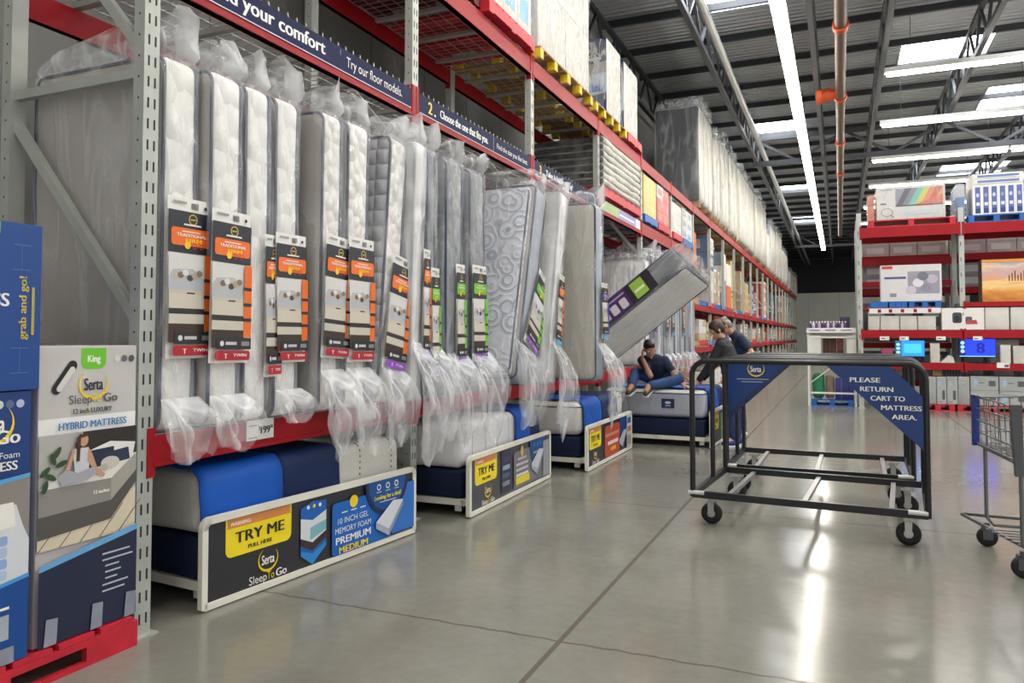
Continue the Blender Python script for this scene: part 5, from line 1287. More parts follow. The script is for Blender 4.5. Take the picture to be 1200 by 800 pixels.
# top level
def art_q(a, w, h):
    a.rect(0, 0, w, h, ink('#d3d1cf')); a.rect(w * .28, h * .38, w * .97, h * .93, ink('#8e8ea0'))
    for i, c in enumerate(('#53505e', '#7b7f95', '#6fc0b4', '#c9c860', '#d98a6a', '#c7604f', '#dba05a')):
        x = .28 + .09 * i; a.poly([(w * x, h * .38), (w * (x + .16), h * .38), (w * min(.97, x + .32), h * .93), (w * min(.97, x + .15), h * .93)], ink(c))
    a.poly([(w * .5, h * .38), (w * .97, h * .38), (w * .97, h * .7)], ink('#d2705a')); a.rect(w * .28, h * .38, w * .97, h * .42, ink('#4a4452'))
    a.arc(w * .15, h * .22, w * .09, h * .13, 0, 360, w * .008, w * .008, ink('#5a5b60')); a.bar = None
    a.poly([(w * .19, h * .14), (w * .21, h * .14), (w * .26, h * .06), (w * .24, h * .06)], ink('#5a5b60')); a.rect(w * .05, h * .9, w * .24, h * .92, ink('#6a6c74')); a.rect(w * .05, h * .46, w * .14, h * .5, ink('#3a3f74')); a.rect(w * .4, h * .12, w * .9, h * .24, ink('#c0ccd6'))
pallet('pallet', 0, rx(1020), rx(1123), YR + .02, YR + .95, LV['top'], M_PALR, 'red pallet under the colourful television carton on the right rack top', 'pallets on the right rack', along='x')
o = fbox(1030, 1111, 217, 262, 'big white television carton with a rainbow picture on top of right rack', M_WHC, YR + .03, .7, art=art_q, group='television cartons', z0=LV['top'] + .142)
b = o.location; wrap_part(o, rx(1030), rx(1111), YR + .03, YR + .73, LV['top'] + .142, rz(1070, 217), 91, amp=.006)
load('salmon and white wrapped bags left of the rainbow carton on top', rx(1020.5), rx(1028.5), YR + .3, YR + .9, LV['top'] + .144, LV['top'] + .7, mat('salmon_bags', '#e0907c', .6, var=.2), (1, 2, 3), True, None, 92, M_WHC)
load('clear wrapped blue and grey goods on the rack top between two pallets', rx(1125), rx(1136), YR + .12, YR + .9, LV['top'], LV['top'] + .78, mat('steel_blue_goods', '#5f84b4', .5, var=.2), (1, 2, 3), True, None, 93, mat('pale_grey_goods', '#b9bcc0', .5))
pallet('pallet', 0, rx(1138), rx(1206), YR + .02, YR + .95, LV['top'], M_PALB, 'blue pallet under the tower of blue-labelled white boxes', 'pallets on the right rack')
def art_tower(a, w, h):
    a.rect(0, 0, w, h, ink('#e6e6e4'))
    for i in range(6):
        x = w * (.02 + i * .163)
        a.rect(x, h * .02, x + w * .15, h * .72, ink('#eeeeec')); a.rect(x + w * .03, h * .03, x + w * .135, h * .68, ink('#5468a8'))
        a.rect(x + w * .03, h * .03, x + w * .135, h * .15, ink('#2b3f8c')); a.ell(x + w * .08, h * .48, w * .03, h * .05, ink(('#cfd6e8', '#9aa0b0')[i % 2])); a.rect(x + w * .05, h * .22, x + w * .12, h * .3, ink('#dfe3ee'))
    for z in (.76, .89): a.rect(w * .02, h * z, w * .98, h * (z + .1), ink('#eeeeec')); a.rect(w * .1, h * (z + .02), w * .92, h * (z + .075), ink('#6a7fb4')); 
fbox(1143, 1204, 202, 257, 'tower of white boxes with blue label columns on blue pallet', M_WHC, YR + .03, .8, art=art_tower, z0=LV['top'] + .142)
# middle shelf
def art_tv2(a, w, h):
    a.rect(0, 0, w, h, ink('#d9d7d8')); a.rect(w * .45, h * .2, w * .97, h * .82, ink('#9c9aa6'))
    for i, (x, y, q) in enumerate(((.5, .3, '#c9c4cf'), (.62, .5, '#e0dce2'), (.75, .35, '#8f8da0'), (.85, .6, '#bdb7c6'), (.7, .68, '#77788a'))): a.ell(w * x, h * y, w * .09, h * .12, ink(q))
    a.rect(w * .06, h * .62, w * .42, h * .68, ink('#4a5790')); a.rect(w * .02, h * .9, w * .2, h * .98, ink('#c94a44')); a.rect(w * .15, h * .12, w * .26, h * .22, ink('#8a8c92'))
for i, (a0, a1) in enumerate(((1021, 1041), (1043, 1064), (1066, 1104))):
    pallet('pallet', 0, rx(a0), rx(a1), YR + .02, YR + .9, 2.022, M_PALB, 'blue pallet on the middle right shelf, %s of three' % ('left', 'middle', 'right')[i], 'blue pallets on the middle right shelf', h=.12)
fbox(1033, 1105, 310, 352, 'white television carton with grey picture on the middle right shelf', M_WHC, YR + .03, .4, art=art_tv2, group='television cartons', z0=2.144)
def sunset_mat():
    m = mat('sunset_print', '#d9a060', .4); nt = m.node_tree; b = nt.nodes['Principled BSDF']; L = nt.links.new
    tc = nd(nt, 'ShaderNodeTexCoord'); mp = nd(nt, 'ShaderNodeMapping'); mp.inputs['Scale'].default_value = (.8, 1, 2.6); L(tc.outputs['Object'], mp.inputs['Vector'])
    n = nd(nt, 'ShaderNodeTexNoise', Scale=2.6, Detail=5., Distortion=.8); L(mp.outputs[0], n.inputs['Vector'])
    sep = nd(nt, 'ShaderNodeSeparateXYZ'); L(tc.outputs['Object'], sep.inputs[0])
    f = math_n(nt, 'ADD', math_n(nt, 'MULTIPLY', sep.outputs[2], 1.15), math_n(nt, 'MULTIPLY_ADD', n.outputs['Fac'], .7, -.35))
    r = nd(nt, 'ShaderNodeValToRGB'); L(f, r.inputs['Fac']); cr = r.color_ramp
    cr.elements[0].position = 0; cr.elements[0].color = hx('#b8722e') + (1,); cr.elements[1].position = 1; cr.elements[1].color = hx('#7f9cc8') + (1,)
    for p, c in ((.2, '#e0983e'), (.38, '#f0cc8a'), (.52, '#e2a070'), (.68, '#c9a8ae'), (.82, '#e6c79c')): e = cr.elements.new(p); e.color = hx(c) + (1,)
    L(r.outputs[0], b.inputs['Base Color']); return m
SUNSET = sunset_mat()
def art_sun(a, w, h):
    a.rect(0, 0, w, h, SUNSET)
    for i in range(9): a.rect(w * (.5 + .055 * i), h * .48, w * (.52 + .055 * i), h * (.62 + .05 * (i % 3)), ink('#3a2a24'))
    a.rect(0, h * .93, w, h, ink('#e2943a'))
fbox(1152, 1216, 303, 354, 'carton with a big orange sunset picture on the right rack', mat('dim_brown_card', '#6e5640', .7), YR + .03, .4, art=art_sun, group='television cartons', z0=LV['mid'])
fbox(1137, 1186, 288, 303, 'low grey carton lying behind and above the sunset carton', mat('mid_grey_card', '#9a9a98', .6), YR + .5, .4, z0=2.75, z1=3.0) if False else None
# low shelf: white strip and boxes
g = MB(); g.box(rx(1019), rx(1103), YR - .025, YR - .012, rz(1060, 367), rz(1060, 361), ink('#e8e6e4'))
for px in (1029, 1042, 1056, 1071, 1088): g.box(rx(px), rx(px + 4), YR - .027, YR - .025, rz(1060, 366), rz(1060, 362), M_RED)
g.build('price_rail', **P('white price rail with red squares under the blue pallets', 'price rail'))
for i, (a0, a1) in enumerate(((1018, 1031), (1032, 1054), (1055, 1075), (1076, 1097))):
    fbox(a0, a1, 370, 387, 'plain white carton on the right rack low shelf, %s of four from left' % ORD[i].replace('nearest', 'first'), M_WHC, YR + .03, .4, group='plain white cartons', z0=LV['low'])
def art_spk(a, w, h):
    a.rect(0, 0, w, h, ink('#e9e6e3')); a.rrect(w * .25, h * .3, w * .48, h * .8, w * .06, ink('#3f4046')); a.ell(w * .36, h * .5, w * .07, h * .15, ink('#1e1f24')); a.rrect(w * .56, h * .3, w * .72, h * .6, w * .04, ink('#55565d')); a.poly([(w * .56, h * .25), (w * .85, h * .25), (w * .82, h * .45), (w * .6, h * .42)], ink('#b5404a')); a.rect(w * .5, h * .65, w * .52, h * .8, ink('#555'+'555'))
fbox(1104, 1154, 357, 387, 'white speaker carton with dark loudspeaker pictures on the right rack', M_WHC, YR + .0, .4, art=art_spk, z0=LV['low'], z1=2.0)
fbox(1155, 1183, 357, 387, 'blank white carton beside the speaker carton', M_WHC, YR + .01, .4, z0=LV['low'], z1=2.0)
fbox(1185, 1206, 358, 387, 'white carton at the right edge of the low shelf', M_WHC, YR + .01, .4, z0=LV['low'], z1=2.0)
for i, (p0, t) in enumerate(((1031, 'left'), (1054, 'second'), (1097, 'third'), (1140, 'right'))):
    g = MB(); g.box(rx(p0), rx(p0 + 11), YR - .03, YR - .017, rz(p0, 398.5), rz(p0, 394), ink('#eceae6')); g.box(rx(p0) + .02, rx(p0 + 6), YR - .032, YR - .03, rz(p0, 397), rz(p0, 396), ink('#555555')); g.build('price_card', **P('small white price card on the upper right beam, %s of four' % t, 'price tag', 'price cards on the upper right beam'))
g = MB(); g.box(rx(1167), rx(1182), YR - .03, YR - .017, rz(1175, 431), rz(1175, 425), ink('#eceae6')); g.box(rx(1176), rx(1181), YR - .032, YR - .03, rz(1175, 430), rz(1175, 427), ink('#7a4a7a')); g.build('price_card', **P('white price card on the lower right beam below the television showing 8', 'price tag'))
# televisions
def tv(px0, px1, py0, py1, label, eight):
    Y = YR + .1; x0, x1 = rx(px0, Y), rx(px1, Y); z0_, z1_ = rz(px0, py1, Y), rz(px0, py0, Y); cx = (x0 + x1) / 2
    o = thing('television', label, 'television', (cx, Y + .1, LV['tv']), 'display televisions')
    g = MB(); g.rbox((cx, Y + .025, (z0_ + z1_) / 2), ((x1 - x0) / 2 + .008, .025, (z1_ - z0_) / 2 + .008), .008, M_BLK, 2, (1, 1, 1)); g.build('bezel', o)
    w, h = x1 - x0, z1_ - z0_
    E = lambda nm, c, s=1.0: mat('screen_' + nm, '#101018', .3, emit=c, estr=s)
    a = Art((x0, Y - .001, z0_), (1, 0, 0), (0, 0, 1), w, h)
    if eight:
        a.rect(0, 0, w, h, E('deep_blue', '#1030ff', 1.4)); a.rect(0, 0, w * .17, h, E('navy', '#08106a', .8))
        for i in range(3): a.ell(w * .09, h * (.3 + .24 * i), w * .06, h * .1, E('ice', '#8fd0ff', 1))
        a.text('8', w * .58, h * .2, h * .85, E('indigo', '#0a1488', .8), 'c', True); a.rect(0, 0, w, h * .04, E('ice', '#8fd0ff', 1))
    else:
        a.rect(0, 0, w, h, E('sky_blue', '#1f7dff', 1.2)); a.rect(0, 0, w * .22, h, E('steel', '#3f6a8a', .7)); a.rect(w * .3, h * .2, w * .9, h * .8, E('azure', '#35a0ff', 1.3))
        for i in range(3): a.ell(w * .1, h * (.25 + .25 * i), w * .07, h * .09, E('ice', '#8fd0ff', 1))
    a.build('screen', o, label='glowing blue screen')
    for s in (-1, 1):
        g = MB(); g.bar((cx + s * w * .3, Y + .03, z0_ - .005), (cx + s * w * .34, Y + .03, LV['tv'] + .008), .02, .03, M_BLK); g.box(cx + s * w * .34 - .015, cx + s * w * .34 + .015, Y - .05, Y + .12, LV['tv'], LV['tv'] + .01, M_BLK); g.build('foot', o)
tv(1049, 1083, 399, 417, 'smaller television with a plain light blue screen', False)
tv(1124, 1166, 397, 417.5, 'larger television with a deep blue screen showing an 8', True)
fbox(1033, 1046, 408, 420, 'small pink and purple pack left of the light blue television', mat('pink_pack', '#b0486e', .5, var=.2), YR + .1, .25, z0=LV['tv'])
fbox(1090, 1101, 402, 421, 'tall white speaker box between the two televisions', M_WHC, YR + .05, .15, z0=LV['tv'])
g = MB(); p0, p1 = rx(1102), rx(1119); zz = LV['tv']; g.prism([(p0, YR + .06, zz), (p1, YR + .06, zz), (p1 - .03, YR + .06, zz + .12), (p1 - .1, YR + .06, zz + .15)], (0, .2, 0), M_WHC)
g.build('wedge_unit', **P('white wedge-shaped unit lying beside the tall speaker box', 'speaker'))
fbox(1172, 1184, 404, 422, 'white upright pack right of the television showing 8', M_WHC, YR + .02, .15, z0=LV['tv'])
M_SILV = mat('silver_printed_card', '#a8aaa8', .4, .2, var=.05)
fbox(1160, 1194, 382, 420, 'grey carton standing behind the television showing 8', M_SILV, YR + .4, .3, z0=LV['tv'], z1=1.39)
fbox(1187, 1204, 405, 421, 'leaning white packs at the right photo edge', M_WHC, YR + .1, .2, z0=LV['tv'])
# floor level
for i, (a0, a1) in enumerate(((1078, 1118), (1121, 1160), (1163, 1210))):
    pallet('pallet', 0, rx(a0), rx(a1), YR + .05, YR + .66, 0, M_PALR, 'red floor pallet under the silver cartons, %s of three' % ('left', 'middle', 'right')[i], 'red pallets under the right rack', h=.13)
def art_sv(a, w, h):
    a.rect(0, 0, w, h, ink('#aeb0ae')); a.ell(w * .3, h * .75, w * .14, h * .1, ink('#9fc3de')); a.rrect(w * .55, h * .15, w * .85, h * .5, .02, ink('#55585e')); a.rect(w * .1, h * .05, w * .5, h * .09, ink('#8a8c8c'))
for i, (a0, a1) in enumerate(((1083, 1096), (1096.5, 1108), (1108.5, 1121), (1121.5, 1135))):
    fbox(a0, a1, 441, 470, 'upright silver carton on the floor pallets, %s from left' % ORD[i].replace('nearest', 'first'), M_SILV, YR + .06, .5, art=art_sv if i in (1, 2) else None, group='upright silver cartons', z0=.132)
def art_sw(a, w, h):
    a.rect(0, 0, w, h, ink('#a9aba9')); a.ell(w * .18, h * .55, w * .08, h * .28, ink('#9fc3de')); a.rect(w * .3, h * .5, w * .5, h * .58, ink('#7d8082')); a.rrect(w * .65, h * .3, w * .9, h * .7, .02, ink('#5b5e62'))
for i in range(2):
    for j in range(2):
        z0_ = .132 + j * .28
        fbox(1136 + 34 * i, 1169 + 34 * i, 447, 470, 'wide silver carton on the floor pallets, %s %s' % (('lower', 'upper')[j], ('left', 'right')[i]), M_SILV, YR + .06, .5, art=art_sw, group='wide silver cartons', z0=z0_, z1=z0_ + .275)
fbox(1092, 1103, 431, 441, 'small kraft box on top of the upright silver cartons', M_CARD, YR + .1, .2, z0=rz(1097, 440.3, YR + .06))
load('row of dark small packs on top of the silver cartons', rx(1104), rx(1135), YR + .12, YR + .4, rz(1110, 440.2, YR + .06), rz(1110, 433, YR + .06), mat('dark_packs', '#33343a', .5, var=.3), (9, 1, 1), False, None, 97)

# ------------------------------------------------------------------ white end display between the racks
YE = 17.15
es = thing('end_display', 'white metal end display with bottles on top, between the two racks', 'display stand', (rx(975, YE), YE + .5, 0))
M_WP = mat('white_shelf_paint', '#dfdfda', .4, var=.04)
x0, x1 = rx(946, YE), rx(1003, YE)
zt_ = rz(975, 388, YE)
for x in (x0 + .02, x1 - .02):
    for y in (YE, YE + .95):
        g = MB(); g.box(x - .02, x + .02, y, y + .04, 0, zt_, M_WP); g.build('post', es)
g = MB(); g.box(x0, x1, YE, YE + .95, zt_ - .02, zt_, M_WP); g.build('top_shelf', es)
g = MB(); g.box(x0 - .01, x1 - .0, YE - .02, YE - .005, zt_ - .03, zt_ + .07, ink('#eceae8')); 
for i in range(3): g.box(x0 + .05 + .3 * i, x0 + .25 + .3 * i, YE - .022, YE - .02, zt_ + .01, zt_ + .03, ink('#555a66'))
g.build('shelf_sign', es, label='white printed strip')
for (a0, a1, lb) in ((946, 962, 'l'), (990, 1003, 'r')):
    g = MB(); g.box(rx(a0, YE) + .03, rx(a1, YE), YE + .02, YE + .035, rz(975, 425, YE), rz(975, 393, YE), M_WP); g.build('side_panel', es)
g = MB(); g.box(x0 + .04, x1 - .04, YE, YE + .03, rz(975, 396, YE), rz(975, 394, YE), M_WP); g.build('cross_bar', es)
g = MB(); g.box(x0 + .04, x1 - .04, YE, YE + .03, rz(975, 461.5, YE), rz(975, 459.5, YE), M_WP); g.build('cross_bar', es)
g = MB(); g.bar((x0 + .03, YE + .01, rz(975, 450, YE)), (rx(974, YE), YE + .01, rz(975, 430, YE)), .02, .02, M_WP); g.build('cross_bar', es)
g = MB(); g.box(x0 + .04, x1 - .04, YE + .1, YE + .9, rz(975, 424, YE) - .02, rz(975, 424, YE), M_WP); g.build('inner_shelf', es)
load('brown boxes in the opening of the white end display', rx(964, YE), rx(989, YE), YE + .12, YE + .8, rz(975, 423.8, YE), rz(975, 396, YE), mat('dark_brown_goods', '#4a2a22', .6, var=.3), (3, 2, 2), False, None, 98, mat('maroon_goods', '#6b3a34', .6))
pallet('pallet', 0, x0 + .06, x1 - .06, YE + .08, YE + .9, 0, M_PALB, 'blue pallet on the floor inside the white end display', None, h=.13)
g = MB(); px_ = (x0 + .08, rx(965, YE)); g.rbox(((px_[0] + px_[1]) / 2, YE + .3, .155 + .26), ((px_[1] - px_[0]) / 2, .2, .255), .09, mat('green_sack', '#1f7a4c', .5, var=.1), 4, (3, 2, 3), lambda p, n: n * .02 * noise.noise(p * 7)); g.build('sack', **P('green sack standing on the blue pallet of the end display', 'sack'))
g = MB(); g.rbox((rx(971.5, YE), YE + .3, .155 + .24), ((rx(977, YE) - rx(966, YE)) / 2 - .004, .18, .235), .06, mat('brown_sack', '#7a6a58', .6, var=.15), 3, (2, 2, 3), lambda p, n: n * .015 * noise.noise(p * 7)); g.build('sack', **P('brown sack beside the green one on the blue pallet', 'sack'))
for i in range(3):
    a0 = rx(978 + 7.5 * i, YE); fbox(978 + 7.3 * i, 985 + 7.3 * i, 432, 462, 'deep blue carton on the blue pallet, %s of three' % ('left', 'middle', 'right')[i], mat('deep_blue_goods', '#2a3276', .5, var=.2), YE + .15, .4, z0=.132, z1=.58, group='deep blue cartons')
# bottles along the display top
cols = ['#5b3f7a', '#d8d4dc', '#6a4a86', '#c9bfd2', '#4a3a6e']
for i in range(13):
    px = 950 + 3.4 * i; x = rx(px, YE); m = mat('bottle_' + str(i % 5), cols[i % 5], .35)
    o = thing('bottle', 'purple and white bottle on the end display top, %s from left' % ORD[i].replace('nearest', 'first'), 'bottle', (x, YE + .1, zt_), 'bottles on the end display'); 
    g = MB(); g.lathe([(.0, .0), (.026, 0), (.027, .13), (.018, .16), (.012, .175)], (x, YE + .1, zt_), m, 10); g.build('bottle_body', o)
    g = MB(); g.lathe([(.013, .175), (.013, .21), (0, .21)], (x, YE + .1, zt_), ink('#e2dfe4'), 8); g.build('cap', o)
fbox(984, 996, 371, 388, 'dark purple display tray of packs behind the bottles', mat('plum_tray', '#3a2c4c', .5), YE + .25, .3, z0=zt_ + .002)
fbox(938, 945.5, 373, 392, 'kraft carton standing left of the end display top', M_CARD, YE + .3, .3, z0=zt_ + .002) if False else None
# ------------------------------------------------------------------ people
SKIN = mat('skin_tan', '#b98465', .5, var=.05); SKIN2 = mat('skin_fair', '#c99a80', .5, var=.05)
def capsule(g, p, q, r1, r2, m, n=12):
    p, q = Vector(p), Vector(q); d = (q - p)
    if d.length < 1e-6: return
    d.normalize(); pts, rs = [], []
    for t in (80, 55, 30): pts.append(p - d * r1 * math.sin(R(t))); rs.append(r1 * math.cos(R(t)))
    for t in (0, .33, .66, 1): pts.append(p.lerp(q, t)); rs.append(r1 + (r2 - r1) * t)
    for t in (30, 55, 80): pts.append(q + d * r2 * math.sin(R(t))); rs.append(r2 * math.cos(R(t)))
    g.tube(pts, rs, m, n)
def ellipsoid(g, c, rx_, ry_, rz_, m, rot=None):
    prof = [(math.cos(R(t)), math.sin(R(t))) for t in range(-85, 86, 17)]
    M = Matrix.Translation(c) @ ((rot or Matrix()).to_4x4()) @ Matrix.Diagonal((rx_, ry_, rz_, 1))
    g.lathe(prof, (0, 0, 0), m, 18, M)
    # close the poles
    n = 18
    for zz in (-1, 1):
        vs = [M @ Vector((math.cos(R(85)) * math.cos(2 * math.pi * k / n), math.cos(R(85)) * math.sin(2 * math.pi * k / n), zz * math.sin(R(85)))) for k in range(n)]
        g.add(vs, [tuple(range(n)) if zz > 0 else tuple(range(n))[::-1]], m, True)
def fuse(g, name, parent, vox, smooth=5, m=None, **pr):
    """melt the overlapping volumes into one continuous skin"""
    me = bpy.data.meshes.new('tmp'); me.from_pydata([tuple(v) for v in g.v], [], g.f); me.update()
    o = bpy.data.objects.new('tmp', me); COL.objects.link(o)
    a = o.modifiers.new('r', 'REMESH'); a.mode = 'VOXEL'; a.voxel_size = vox
    b = o.modifiers.new('s', 'SMOOTH'); b.factor = .5; b.iterations = smooth
    dg = bpy.context.evaluated_depsgraph_get(); dg.update()
    nm = bpy.data.meshes.new_from_object(o.evaluated_get(dg)); nm.name = name
    bpy.data.objects.remove(o); bpy.data.meshes.remove(me)
    for p in nm.polygons: p.use_smooth = True
    nm.materials.clear(); nm.materials.append(m or g.mats[0])
    r = bpy.data.objects.new(name, nm); COL.objects.link(r); r.parent = parent
    for k, v in pr.items(): r[k] = v
    return r
def hand(g, wrist, direction, palm_n, m, side=1, curl=25):
    """palm plus four unequal bent fingers and a thumb leaving the side of the palm"""
    w = Vector(wrist); d = Vector(direction).normalized(); nrm = Vector(palm_n); nrm = (nrm - d * nrm.dot(d)).normalized(); s = d.cross(nrm) * side
    for k in (-1, 0, 1): capsule(g, w + s * .018 * k, w + d * .085 + s * .026 * k, .016, .014, m, 8)
    for k, L in enumerate((.072, .08, .075, .058)):
        b = w + d * .09 + s * (.033 - .022 * k); a = 0; p = b
        for seg, f in enumerate((.45, .32, .23)):
            a += R(curl * (.6 + .5 * seg)); q = p + (d * math.cos(a) + nrm * math.sin(a)) * L * f
            capsule(g, p, q, .0095 - .0012 * seg, .0088 - .0012 * seg, m, 8); p = q
    b = w + d * .03 + s * .034; q = b + (d * .6 + s * .7 + nrm * .25).normalized() * .04; capsule(g, b, q, .013, .011, m, 8)
    capsule(g, q, q + (d * .9 + s * .2 + nrm * .35).normalized() * .032, .0105, .009, m, 8)
def person(name, label, loc, J, skin, shirt, trousers, shoe, hair, hair_fn, sleeve, sc_=1.0, sleeve_full=False):
    """J: joint positions relative to loc; look = where the face points"""
    t = thing('person', label, 'person', loc); t['_o'] = (0, 0, 0)
    J = {k: Vector(v) for k, v in J.items()}
    look = J['look'].normalized(); hd = J['head']; up = (hd - J['neck']).normalized(); up = (up * .5 + Vector((0, 0, 1)) * .5); up = (up - look * up.dot(look)).normalized(); rt = look.cross(up).normalized()
    HR = Matrix((rt, look, up)).transposed()          # local x right, y forward, z up
    def H(x, y, z): return hd + HR @ Vector((x, y, z)) * sc_
    g = MB()
    ellipsoid(g, H(0, -.005, .025), .073 * sc_, .092 * sc_, .098 * sc_, skin, HR)     # skull
    ellipsoid(g, H(0, .018, -.045), .058 * sc_, .068 * sc_, .075 * sc_, skin, HR)     # jaw
    capsule(g, H(0, .088, .012), H(0, .106, -.018), .009, .013, skin, 8)              # nose
    for s in (-1, 1):
        ellipsoid(g, H(s * .074, -.005, -.005), .011, .02, .032, skin, HR); ellipsoid(g, H(s * .03, .075, .028), .02, .012, .008, skin, HR)
    ellipsoid(g, H(0, .082, -.058), .024, .009, .007, skin, HR); ellipsoid(g, H(0, .07, -.095), .022, .018, .014, skin, HR)
    capsule(g, J['neck'], H(0, -.01, -.05), .055 * sc_, .05 * sc_, skin)
    hm = (J['hipl'] + J['hipr']) / 2; sm_ = (J['shl'] + J['shr']) / 2
    def torso(g, e, m):
        for k in range(7):
            f = k / 6; c = hm.lerp(sm_, f); ax_ = (J['shr'] - J['shl']).lerp(J['hipr'] - J['hipl'], 1 - f).normalized(); wdt = (.115, .105, .1, .108, .122, .128, .1)[k] * sc_
            capsule(g, c - ax_ * wdt * .62, c + ax_ * wdt * .62, (.105, .1, .095, .1, .105, .1, .075)[k] * sc_ + e, (.105, .1, .095, .1, .105, .1, .075)[k] * sc_ + e, m)
        capsule(g, J['shl'], J['shr'], .055 * sc_ + e, .055 * sc_ + e, m); capsule(g, sm_, J['neck'], .075 * sc_ + e, .056 * sc_ + e * .5, m)
    torso(g, 0, skin)
    for s in 'lr':
        capsule(g, J['sh' + s], J['el' + s], .05 * sc_, .038 * sc_, skin); capsule(g, J['el' + s], J['wr' + s], .038 * sc_, .026 * sc_, skin)
        hand(g, J['wr' + s], J['hd' + s], J['pn' + s], skin, 1 if s == 'l' else -1)
        capsule(g, J['hip' + s], J['kn' + s], .078 * sc_, .055 * sc_, skin); capsule(g, J['kn' + s], J['an' + s], .056 * sc_, .038 * sc_, skin)
        capsule(g, J['an' + s], J['an' + s] + J['ft' + s].normalized() * .1 * sc_ + Vector((0, 0, -.03)), .038 * sc_, .03 * sc_, skin)
    fuse(g, 'body', t, .0065, 3, skin)
    g = MB(); torso(g, .016, shirt)
    for s in 'lr':
        a, b = J['sh' + s], J['el' + s]
        if sleeve_full:
            capsule(g, a, b, .066 * sc_, .054 * sc_, shirt); capsule(g, b, b.lerp(J['wr' + s], .9), .054 * sc_, .042 * sc_, shirt)
        else: capsule(g, a, a.lerp(b, .62), .068 * sc_, .06 * sc_, shirt)
    fuse(g, 'jacket' if sleeve_full else 'shirt', t, .011, 3, shirt, label=sleeve)
    g = MB(); capsule(g, J['hipl'], J['hipr'], .125 * sc_, .125 * sc_, trousers); capsule(g, hm, hm.lerp(sm_, .16), .125 * sc_, .12 * sc_, trousers)
    for s in 'lr':
        capsule(g, J['hip' + s], J['kn' + s], .1 * sc_, .074 * sc_, trousers); capsule(g, J['kn' + s], J['an' + s].lerp(J['kn' + s], .08), .073 * sc_, .058 * sc_, trousers)
    fuse(g, 'trousers', t, .011, 3, trousers)
    for s in 'lr':
        g = MB(); f = J['ft' + s].normalized(); a = J['an' + s]; dn = Vector((0, 0, -1)); dn = (dn - f * dn.dot(f)).normalized()
        capsule(g, a + dn * .02 - f * .02, a + dn * .045 - f * .045, .048 * sc_, .038 * sc_, shoe); capsule(g, a + dn * .04, a + dn * .055 + f * .14 * sc_, .047 * sc_, .034 * sc_, shoe)
        o = fuse(g, 'shoe', t, .009, 2, shoe)
        side = f.cross(dn); q = MB()
        q.prism([a + dn * .078 - f * .09 + side * .036, a + dn * .078 - f * .09 - side * .036, a + dn * .078 + f * .165 - side * .034, a + dn * .078 + f * .165 + side * .034], dn * .022, mat('white_sole', '#d8d8d6', .6))
        me = q.build('sole', t); me.parent = o; me.location = (0, 0, 0)
    g = MB(); hair_fn(g, H, HR, hair, sc_); fuse(g, 'hair', t, .008, 2, hair)
    g = MB()
    for s in (-1, 1):
        ellipsoid(g, H(s * .029, .084, .016), .013, .006, .007, mat('eye_white', '#dcd8d2', .3), HR); ellipsoid(g, H(s * .029, .088, .016), .0045, .003, .0045, mat('dark_iris', '#20140e', .3), HR)
        capsule(g, H(s * .016, .093, .034), H(s * .044, .084, .036), .002, .0018, hair, 6)
    g.build('eyes', t)
    return t
def h_short(g, H, HR, m, k):
    ellipsoid(g, H(0, -.016, .05), .08 * k, .097 * k, .085 * k, m, HR); ellipsoid(g, H(0, -.045, .0), .074 * k, .065 * k, .085 * k, m, HR); ellipsoid(g, H(0, .045, .1), .06 * k, .045 * k, .03 * k, m, HR)
def h_bald(g, H, HR, m, k):
    ellipsoid(g, H(0, -.055, .0), .077 * k, .055 * k, .075 * k, m, HR)
    for s in (-1, 1): ellipsoid(g, H(s * .062, -.025, .02), .018 * k, .055 * k, .04 * k, m, HR)
    ellipsoid(g, H(0, -.03, .085), .06 * k, .07 * k, .04 * k, m, HR)
def h_tied(g, H, HR, m, k):
    ellipsoid(g, H(0, -.018, .045), .081 * k, .098 * k, .087 * k, m, HR); ellipsoid(g, H(0, -.05, .0), .076 * k, .066 * k, .09 * k, m, HR); ellipsoid(g, H(0, -.115, .02), .035 * k, .04 * k, .045 * k, m, HR)
    for s in (-1, 1): ellipsoid(g, H(s * .068, .01, .01), .016 * k, .04 * k, .055 * k, m, HR)
HAIRB = mat('black_hair', '#17120f', .5, var=.3); HAIRBR = mat('brown_hair', '#3a241a', .5, var=.3); HAIRG = mat('grey_hair', '#8c867f', .6, var=.2)
NAVYT = mat('navy_tee', '#1d2a44', .8, var=.1, bump=.2, bscale=25); BLKJ = mat('black_jacket', '#1b1c20', .75, var=.12, bump=.2, bscale=20); JEAN = mat('blue_jeans', '#2b4a78', .8, var=.15, bump=.15, bscale=60); JEAND = mat('dark_blue_jeans', '#1c2f63', .8, var=.15, bump=.15, bscale=60)
SHOEB = mat('brown_shoes', '#4a3d33', .6); SHOEN = mat('blue_sneakers', '#2a3f8f', .6)
BOY = dict(head=(-.06, -.17, .53), look=(.35, -.75, -.5), neck=(-.05, -.09, .43), shl=(-.19, -.05, .37), shr=(.12, -.04, .37), hipl=(-.075, .1, .13), hipr=(.085, .1, .13),
           ell=(-.02, -.3, .17), wrl=(-.145, -.235, .40), hdl=(-.02, .02, 1), pnl=(.9, .3, -.1), elr=(.27, -.12, .18), wrr=(.38, -.16, .055), hdr=(.9, -.2, -.35), pnr=(0, 0, -1),
           knl=(-.27, -.14, .2), anl=(-.23, -.5, .045), ftl=(-.15, -1, -.25), knr=(.33, -.14, .12), anr=(.0, -.5, .045), ftr=(-.1, -1, -.3))
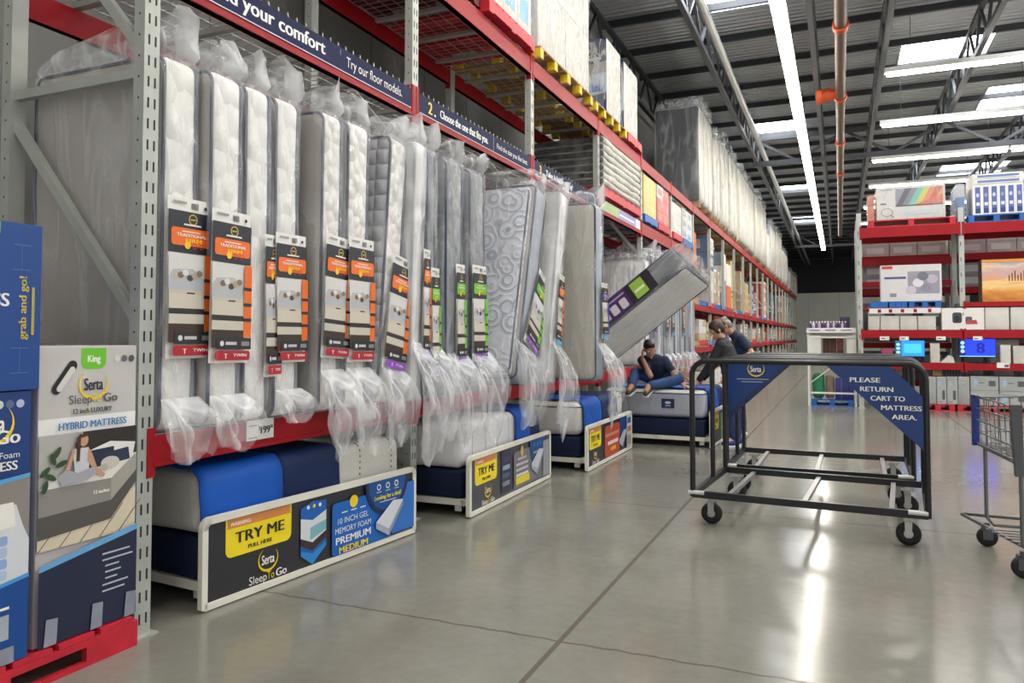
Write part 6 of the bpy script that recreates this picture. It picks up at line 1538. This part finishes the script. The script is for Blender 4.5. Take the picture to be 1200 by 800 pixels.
person('person', 'boy in navy T-shirt and jeans sitting on the bed, cheek on hand', (-2.34, 10.5, .74), BOY, SKIN, NAVYT, JEAN, SHOEB, HAIRB, h_short, 'navy short-sleeved T-shirt', 1.02)
WOM = dict(head=(-.2, -.1, 1.53), look=(-.75, -.35, -.62), neck=(-.15, -.05, 1.4), shl=(-.14, -.2, 1.33), shr=(-.1, .14, 1.33), hipl=(-.02, -.08, .9), hipr=(-.0, .09, .9),
           ell=(-.26, -.26, 1.08), wrl=(-.42, -.24, .86), hdl=(-.7, 0, -.7), pnl=(-.5, 0, -.8), elr=(-.26, .16, 1.08), wrr=(-.42, .12, .86), hdr=(-.7, 0, -.7), pnr=(-.5, 0, -.8),
           knl=(-.03, -.1, .48), anl=(.0, -.1, .1), ftl=(-.6, -.5, 0), knr=(-.02, .1, .48), anr=(.03, .1, .1), ftr=(-.8, -.2, 0))
person('person', 'woman in black jacket with tied brown hair bending over the bed', (-1.30, 10.42, 0), WOM, SKIN2, BLKJ, JEAND, SHOEN, HAIRBR, h_tied, 'black long-sleeved jacket', 1.0, True)
MAN = dict(head=(-.14, -.12, 1.6), look=(-.8, -.3, -.55), neck=(-.03, -.05, 1.48), shl=(.12, -.2, 1.4), shr=(.0, .18, 1.4), hipl=(.06, -.09, .93), hipr=(.06, .1, .93),
           ell=(.28, -.34, 1.2), wrl=(.05, -.46, 1.12), hdl=(-.95, -.15, 0), pnl=(0, .3, -1), elr=(-.05, .3, 1.12), wrr=(-.28, .2, 1.0), hdr=(-.9, -.2, -.3), pnr=(0, 0, -1),
           knl=(.03, -.1, .5), anl=(.05, -.1, .1), ftl=(-.3, -1, 0), knr=(.05, .12, .5), anr=(.08, .13, .1), ftr=(-.3, -1, 0))
person('person', 'man with thinning grey hair in navy T-shirt leaning in behind the woman', (-1.42, 11.6, 0), MAN, SKIN, NAVYT, JEAND, SHOEB, HAIRG, h_bald, 'navy short-sleeved T-shirt', 1.03)
for o in list(sc.objects):
    if '_o' in o: del o['_o']
